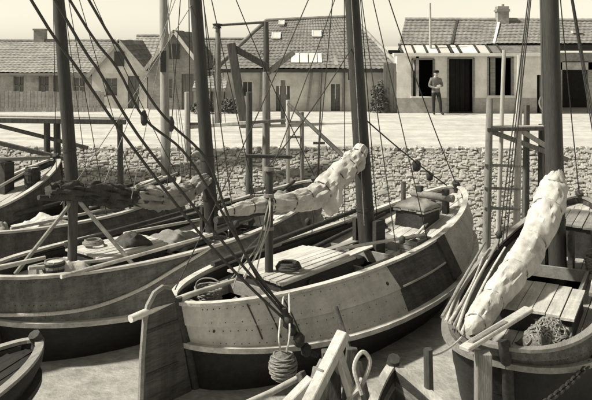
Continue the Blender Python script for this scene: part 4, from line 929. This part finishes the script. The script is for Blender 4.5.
# --- low shed left of the barn
def cottage(name, label, x0, x1, Y, wall_h, ridge_dz, depth, wm, rm, holes, chim=None, ridge_x=True, gable_m=None, barge='wall_grey'):
    o = empty(name, ((x0 + x1) / 2, Y, ROAD_Z), 0, label, 'building'); hw = (x1 - x0) / 2
    if ridge_x:
        wall_holes(o, -hw, hw, 0, -.05, wall_h, holes, wm, .25)
        roof_plane(o, 'roof', (-hw - .1, -.3, wall_h - .05), (hw + .1, -.3, wall_h - .05), (hw + .1, depth / 2, wall_h + ridge_dz), (-hw - .1, depth / 2, wall_h + ridge_dz), rm)
        roof_plane(o, 'roof', (hw + .1, depth + .3, wall_h - .05), (-hw - .1, depth + .3, wall_h - .05), (-hw - .1, depth / 2, wall_h + ridge_dz), (hw + .1, depth / 2, wall_h + ridge_dz), rm)
        for s_ in (-1, 1): MB().prism([(.0, -.05), (depth, -.05), (depth, wall_h), (depth / 2, wall_h + ridge_dz - .1), (0.02, wall_h - .02)], s_ * hw, s_ * (hw - .2), 'x').build('gable', gable_m or wm, o)
        MB().tube([(-hw - .12, depth / 2, wall_h + ridge_dz + .03), (hw + .12, depth / 2, wall_h + ridge_dz + .03)], .09, 8).build('ridge', rm, o)
        MB().beam((-hw - .1, -.33, wall_h - .1), (hw + .1, -.33, wall_h - .1), .08, .1).build('gutter_board', 'wood_mid', o)
    else:
        wall_holes(o, -hw, hw, 0, -.05, wall_h, holes, wm, .25)
        g_ = MB().prism([(-hw, wall_h), (hw, wall_h), (0, wall_h + ridge_dz)], 0, .25, 'y').build('gable', gable_m or wm, o)
        roof_plane(o, 'roof', (-hw - .15, depth, wall_h - .1), (-hw - .15, -.18, wall_h - .1), (0, -.18, wall_h + ridge_dz + .04), (0, depth, wall_h + ridge_dz + .04), rm)
        roof_plane(o, 'roof', (hw + .15, -.18, wall_h - .1), (hw + .15, depth, wall_h - .1), (0, depth, wall_h + ridge_dz + .04), (0, -.18, wall_h + ridge_dz + .04), rm)
        for s_ in (-1, 1): MB().beam((s_ * (hw + .16), -.2, wall_h - .14), (0, -.2, wall_h + ridge_dz), .05, .14).build('bargeboard', barge if s_ > 0 else 'wall_grey', o)
        for s_ in (-1, 1): MB().box((s_ * (hw - .12), depth / 2 + .15, wall_h / 2), (.22, depth - .3, wall_h)).build('side_wall', wm, o)
        MB().box((0, -.03, wall_h + ridge_dz * .45), (.42, .1, .62)).build('window', 'glass', g_)
    for i, h in enumerate(holes):
        nm = 'door' if h[2] < .05 else 'window'
        if nm == 'door':
            dr = empty('door'); dr.parent = o; kk = max(3, int((h[1] - h[0]) / .2))
            for j in range(kk): MB().box((h[0] + (j + .5) * (h[1] - h[0]) / kk, .1, (h[2] + h[3]) / 2), ((h[1] - h[0]) / kk - .012, .05, h[3] - h[2])).build('board', 'shutter', dr)
        else:
            wn = MB().box(((h[0] + h[1]) / 2, .14, (h[2] + h[3]) / 2), (h[1] - h[0], .04, h[3] - h[2])).build('window', 'shutter', o)
            f = MB(); cx, cz = (h[0] + h[1]) / 2, (h[2] + h[3]) / 2
            f.beam((cx, .1, h[2]), (cx, .1, h[3]), .04); f.beam((h[0], .1, cz), (h[1], .1, cz), .04)
            for (a, b) in (((h[0], h[2]), (h[1], h[2])), ((h[0], h[3]), (h[1], h[3])), ((h[0], h[2]), (h[0], h[3])), ((h[1], h[2]), (h[1], h[3]))): f.beam((a[0], .1, a[1]), (b[0], .1, b[1]), .06)
            f.build('frame', 'brick_grey', wn)
    if chim is not None:
        for cx in chim:
            c_ = MB().box((cx, depth / 2 + .05, wall_h + ridge_dz + .2), (.5, .45, .7)).build('chimney', 'brick_grey', o)
            MB().box((cx, depth / 2 + .05, wall_h + ridge_dz + .57), (.58, .53, .08)).build('chimney_cap', 'brick_grey', c_)
    return o
def wx(px, Y): return (px - 296) / F * Y
def hz(py, Y): return CZ - (py - YH) / F * Y - ROAD_Z
Yc = 33.0
cottage('cottage', 'pale rendered cottage with a low roof at the far left behind the jetty', wx(-60, Yc), wx(96, Yc), Yc, 1.55, 1.35, 6, 'wall_grey', 'tile_pale',
        [(-2.7, -2.0, 0, 1.35), (-.2, .25, .5, 1.35), (.9, 1.35, .5, 1.35), (1.55, 1.85, 0, 1.4), (2.4, 2.95, .5, 1.3), (-1.4, -.9, .5, 1.3)], chim=(-.05,))
Yg = 32.2
cottage('gabled_house', 'gable fronted house with a small attic window behind the heavy ropes', wx(92, Yg), wx(147, Yg), Yg, 1.5, 1.4, 6, 'wall_white', 'tile',
        [(-.6, -.1, .55, 1.3), (.35, .85, 0, 1.4)], ridge_x=False, gable_m='wall_white')
cottage('cottage', 'grey cottage with a plain roof between gabled house and tall pole', wx(128, 35), wx(176, 35), 35, 1.6, 1.55, 5, 'brick_grey', 'tile_pale', [(-.3, .2, .5, 1.3)])
Yd = 31.6
cottage('gabled_house', 'gabled house with white bargeboards beside the tall pale pole', wx(148, Yd), wx(201, Yd), Yd, 1.75, 1.55, 7, 'brick_grey', 'tile', [(-.6, -.1, .5, 1.3), (.3, .8, 0, 1.5)], ridge_x=False, gable_m='brick_grey', barge='paint_white')
cottage('cottage', 'long roofed cottage behind the hoisting frame', wx(178, 36), wx(262, 36), 36, 1.55, 1.45, 5, 'wall_grey', 'tile', [(-1.2, -.6, .5, 1.3)])
cottage('shed', 'low pale shed between the gabled house and the barn', wx(196, 30.6), wx(224, 30.6), 30.6, 1.0, .55, 2.5, 'wall_grey', 'tile_pale', [(-.2, .3, 0, .9)])
# a fence on the quay in front of the cottages
fe = empty('board_fence', (wx(30, 30.5), 30.5, ROAD_Z), 0, 'low weathered board fence before the left cottage', 'fence')
random.seed(3)
for k in range(38):
    MB().box((-2.6 + k * .15, 0, .42), (.135, .03, .84 + random.uniform(-.06, .05))).build('board', 'brick_grey', fe)
for z in (.22, .65): MB().beam((-2.7, .045, z), (3.1, .045, z), .05, .08).build('fence_rail', 'post', fe)
# bushes
def bush(p, rx, ry, rz2, label, seed, n_=900):
    random.seed(seed); o = empty('bush', p, 0, label, 'bush'); mb = MB()
    for i in range(n_):
        a = random.uniform(0, 6.283); b_ = random.uniform(0, 1); q = random.uniform(.45, 1) ** .5
        c_ = Vector((math.cos(a) * rx * q * math.sqrt(1 - b_ * b_), math.sin(a) * ry * q * math.sqrt(1 - b_ * b_), b_ * rz2 * q + .05)); c_ *= 1 + .3 * noise.noise(c_ * 3 + Vector((seed, 0, 0)))
        u = Vector((random.uniform(-1, 1), random.uniform(-1, 1), random.uniform(-.6, 1))).normalized(); v = u.orthogonal().normalized(); L_ = random.uniform(.05, .1)
        mb.add([c_ - v * L_ * .4, c_ + u * L_, c_ + v * L_ * .4, c_ - u * L_ * .6], [(0, 1, 2, 3)])
    mb.build('foliage', 'leaf', o, fix=False, kind='stuff'); tr = MB()
    for i in range(4): tr.tube([(0, 0, -.05), (random.uniform(-.4, .4) * rx, random.uniform(-.4, .4) * ry, rz2 * .6)], [.025, .01], 5)
    tr.build('stem', 'wood_dark', o)
bush((wx(380, 30.2), 30.2, ROAD_Z), .42, .4, 1.3, 'dark bush against the right end of the barn', 4)
bush((wx(232, 30.0), 30.0, ROAD_Z), .5, .4, .55, 'low bush behind the leaning strut', 5, 600)
bush((wx(204, 29.8), 29.8, ROAD_Z), .6, .4, .5, 'low bush before the pale shed', 6, 600)

# ------------------------------------------------------------------ man before the workshop
def man(p, rz):
    o = empty('person', p, rz, 'man in a cap, grey jacket and dark trousers standing before the workshop', 'person')
    V = []; E = []; Rr = []
    def n_(x, y, z, r, par=None):
        V.append((x, y, z)); Rr.append(r); i = len(V) - 1
        if par is not None: E.append((par, i))
        return i
    pel = n_(0, 0, .92, .135); sp = n_(0, .01, 1.08, .13, pel); chs = n_(0, .01, 1.28, .155, sp); nk0 = n_(0, .01, 1.43, .085, chs); nk = n_(0, 0, 1.50, .055, nk0)
    hd = n_(0, -.015, 1.585, .085, nk); hd2 = n_(0, -.015, 1.68, .078, hd)
    for s_ in (-1, 1):
        fw = -.10 if s_ > 0 else .03; hp = n_(s_ * .095, 0, .86 + .012 * -s_, .098, pel); kn = n_(s_ * (.13 if s_ > 0 else .09), fw * .8 - .03 * (s_ > 0), .48, .072, hp); an = n_(s_ * (.18 if s_ > 0 else .08), fw + .02, .09, .05, kn); to = n_(s_ * (.23 if s_ > 0 else .10), fw - .12, .04, .042, an)
        sh = n_(s_ * .19, .01, 1.385 - .015 * s_, .072, chs); el = n_(s_ * .27, .03, 1.12, .052, sh); wr = n_(s_ * .12, -.2, 1.1 + .04 * s_, .036, el)
        pm = n_(s_ * .05, -.225, 1.105 + .04 * s_, .034, wr)
        for j in range(4): f1 = n_(s_ * (.0 - .004 * j), -.235, 1.135 + .04 * s_ - .018 * j, .010, pm); n_(s_ * (-.03 + .004 * j), -.225, 1.13 + .04 * s_ - .018 * j, .009, f1)
        n_(s_ * .045, -.225, 1.155 + .04 * s_, .010, pm)
    me = bpy.data.meshes.new('body'); me.from_pydata(V, E, []); ob = bpy.data.objects.new('body', me); C.objects.link(ob)
    sk = ob.modifiers.new('skin', 'SKIN'); sk.use_smooth_shade = True
    for i, q in enumerate(me.skin_vertices[0].data): q.radius = (Rr[i] * (1.18 if 0 < i < 4 else 1), Rr[i] * (.85 if i < 4 else 1)); q.use_root = (i == 0)
    ob.modifiers.new('sub', 'SUBSURF').levels = 2
    dg = bpy.context.evaluated_depsgraph_get(); me2 = bpy.data.meshes.new_from_object(ob.evaluated_get(dg)); bpy.data.objects.remove(ob)
    for mm in ('cloth_jacket', 'cloth_dark', 'skin'): me2.materials.append(MATS[mm])
    for f in me2.polygons:
        c_ = f.center; f.use_smooth = True
        f.material_index = 2 if (c_.z > 1.47 or (c_.y < -.19 and abs(c_.x) < .12 and 1.0 < c_.z < 1.25)) else (1 if c_.z < .88 else 0)
    bo = bpy.data.objects.new('body', me2); C.objects.link(bo); bo.parent = o
    MB().lathe([(.088, 1.645), (.112, 1.675), (.118, 1.71), (.08, 1.745), (.02, 1.75)], 16, (0, -.01, 0)).build('cap', 'cloth_dark', o)
    MB().box((0, -.115, 1.652), (.13, .09, .014)).build('cap_peak', 'cloth_dark', o)
    MB().tube([(0, -.085, 1.60), (0, -.115, 1.565), (0, -.09, 1.555)], [.008, .014, .006], 6).build('nose', 'skin', o)
    for s_ in (-1, 1):
        MB().lathe([(.002, -.008), (.009, 0), (.002, .008)], 8, (s_ * .032, -.094, 1.606)).build('eye', 'cloth_dark', o); MB().lathe([(.004, -.03), (.014, 0), (.004, .03)], 8, (s_ * .09, -.01, 1.595)).build('ear', 'skin', o)
    MB().box((0, -.092, 1.525), (.045, .012, .008)).build('mouth', 'cloth_dark', o)
    return o
man((wx(436, 29.2), 29.2, ROAD_Z + .0), R(12))
pk = MB().box((0, 0, 0), (.15, .06, .1), taper=.9).build('parcel', 'wall_grey', bevel=.015, label='small pale parcel held at the chest by the man', cat='parcel')
pk.location = (wx(436, 29.2) + .05, 29.2 - .275, ROAD_Z + 1.12)
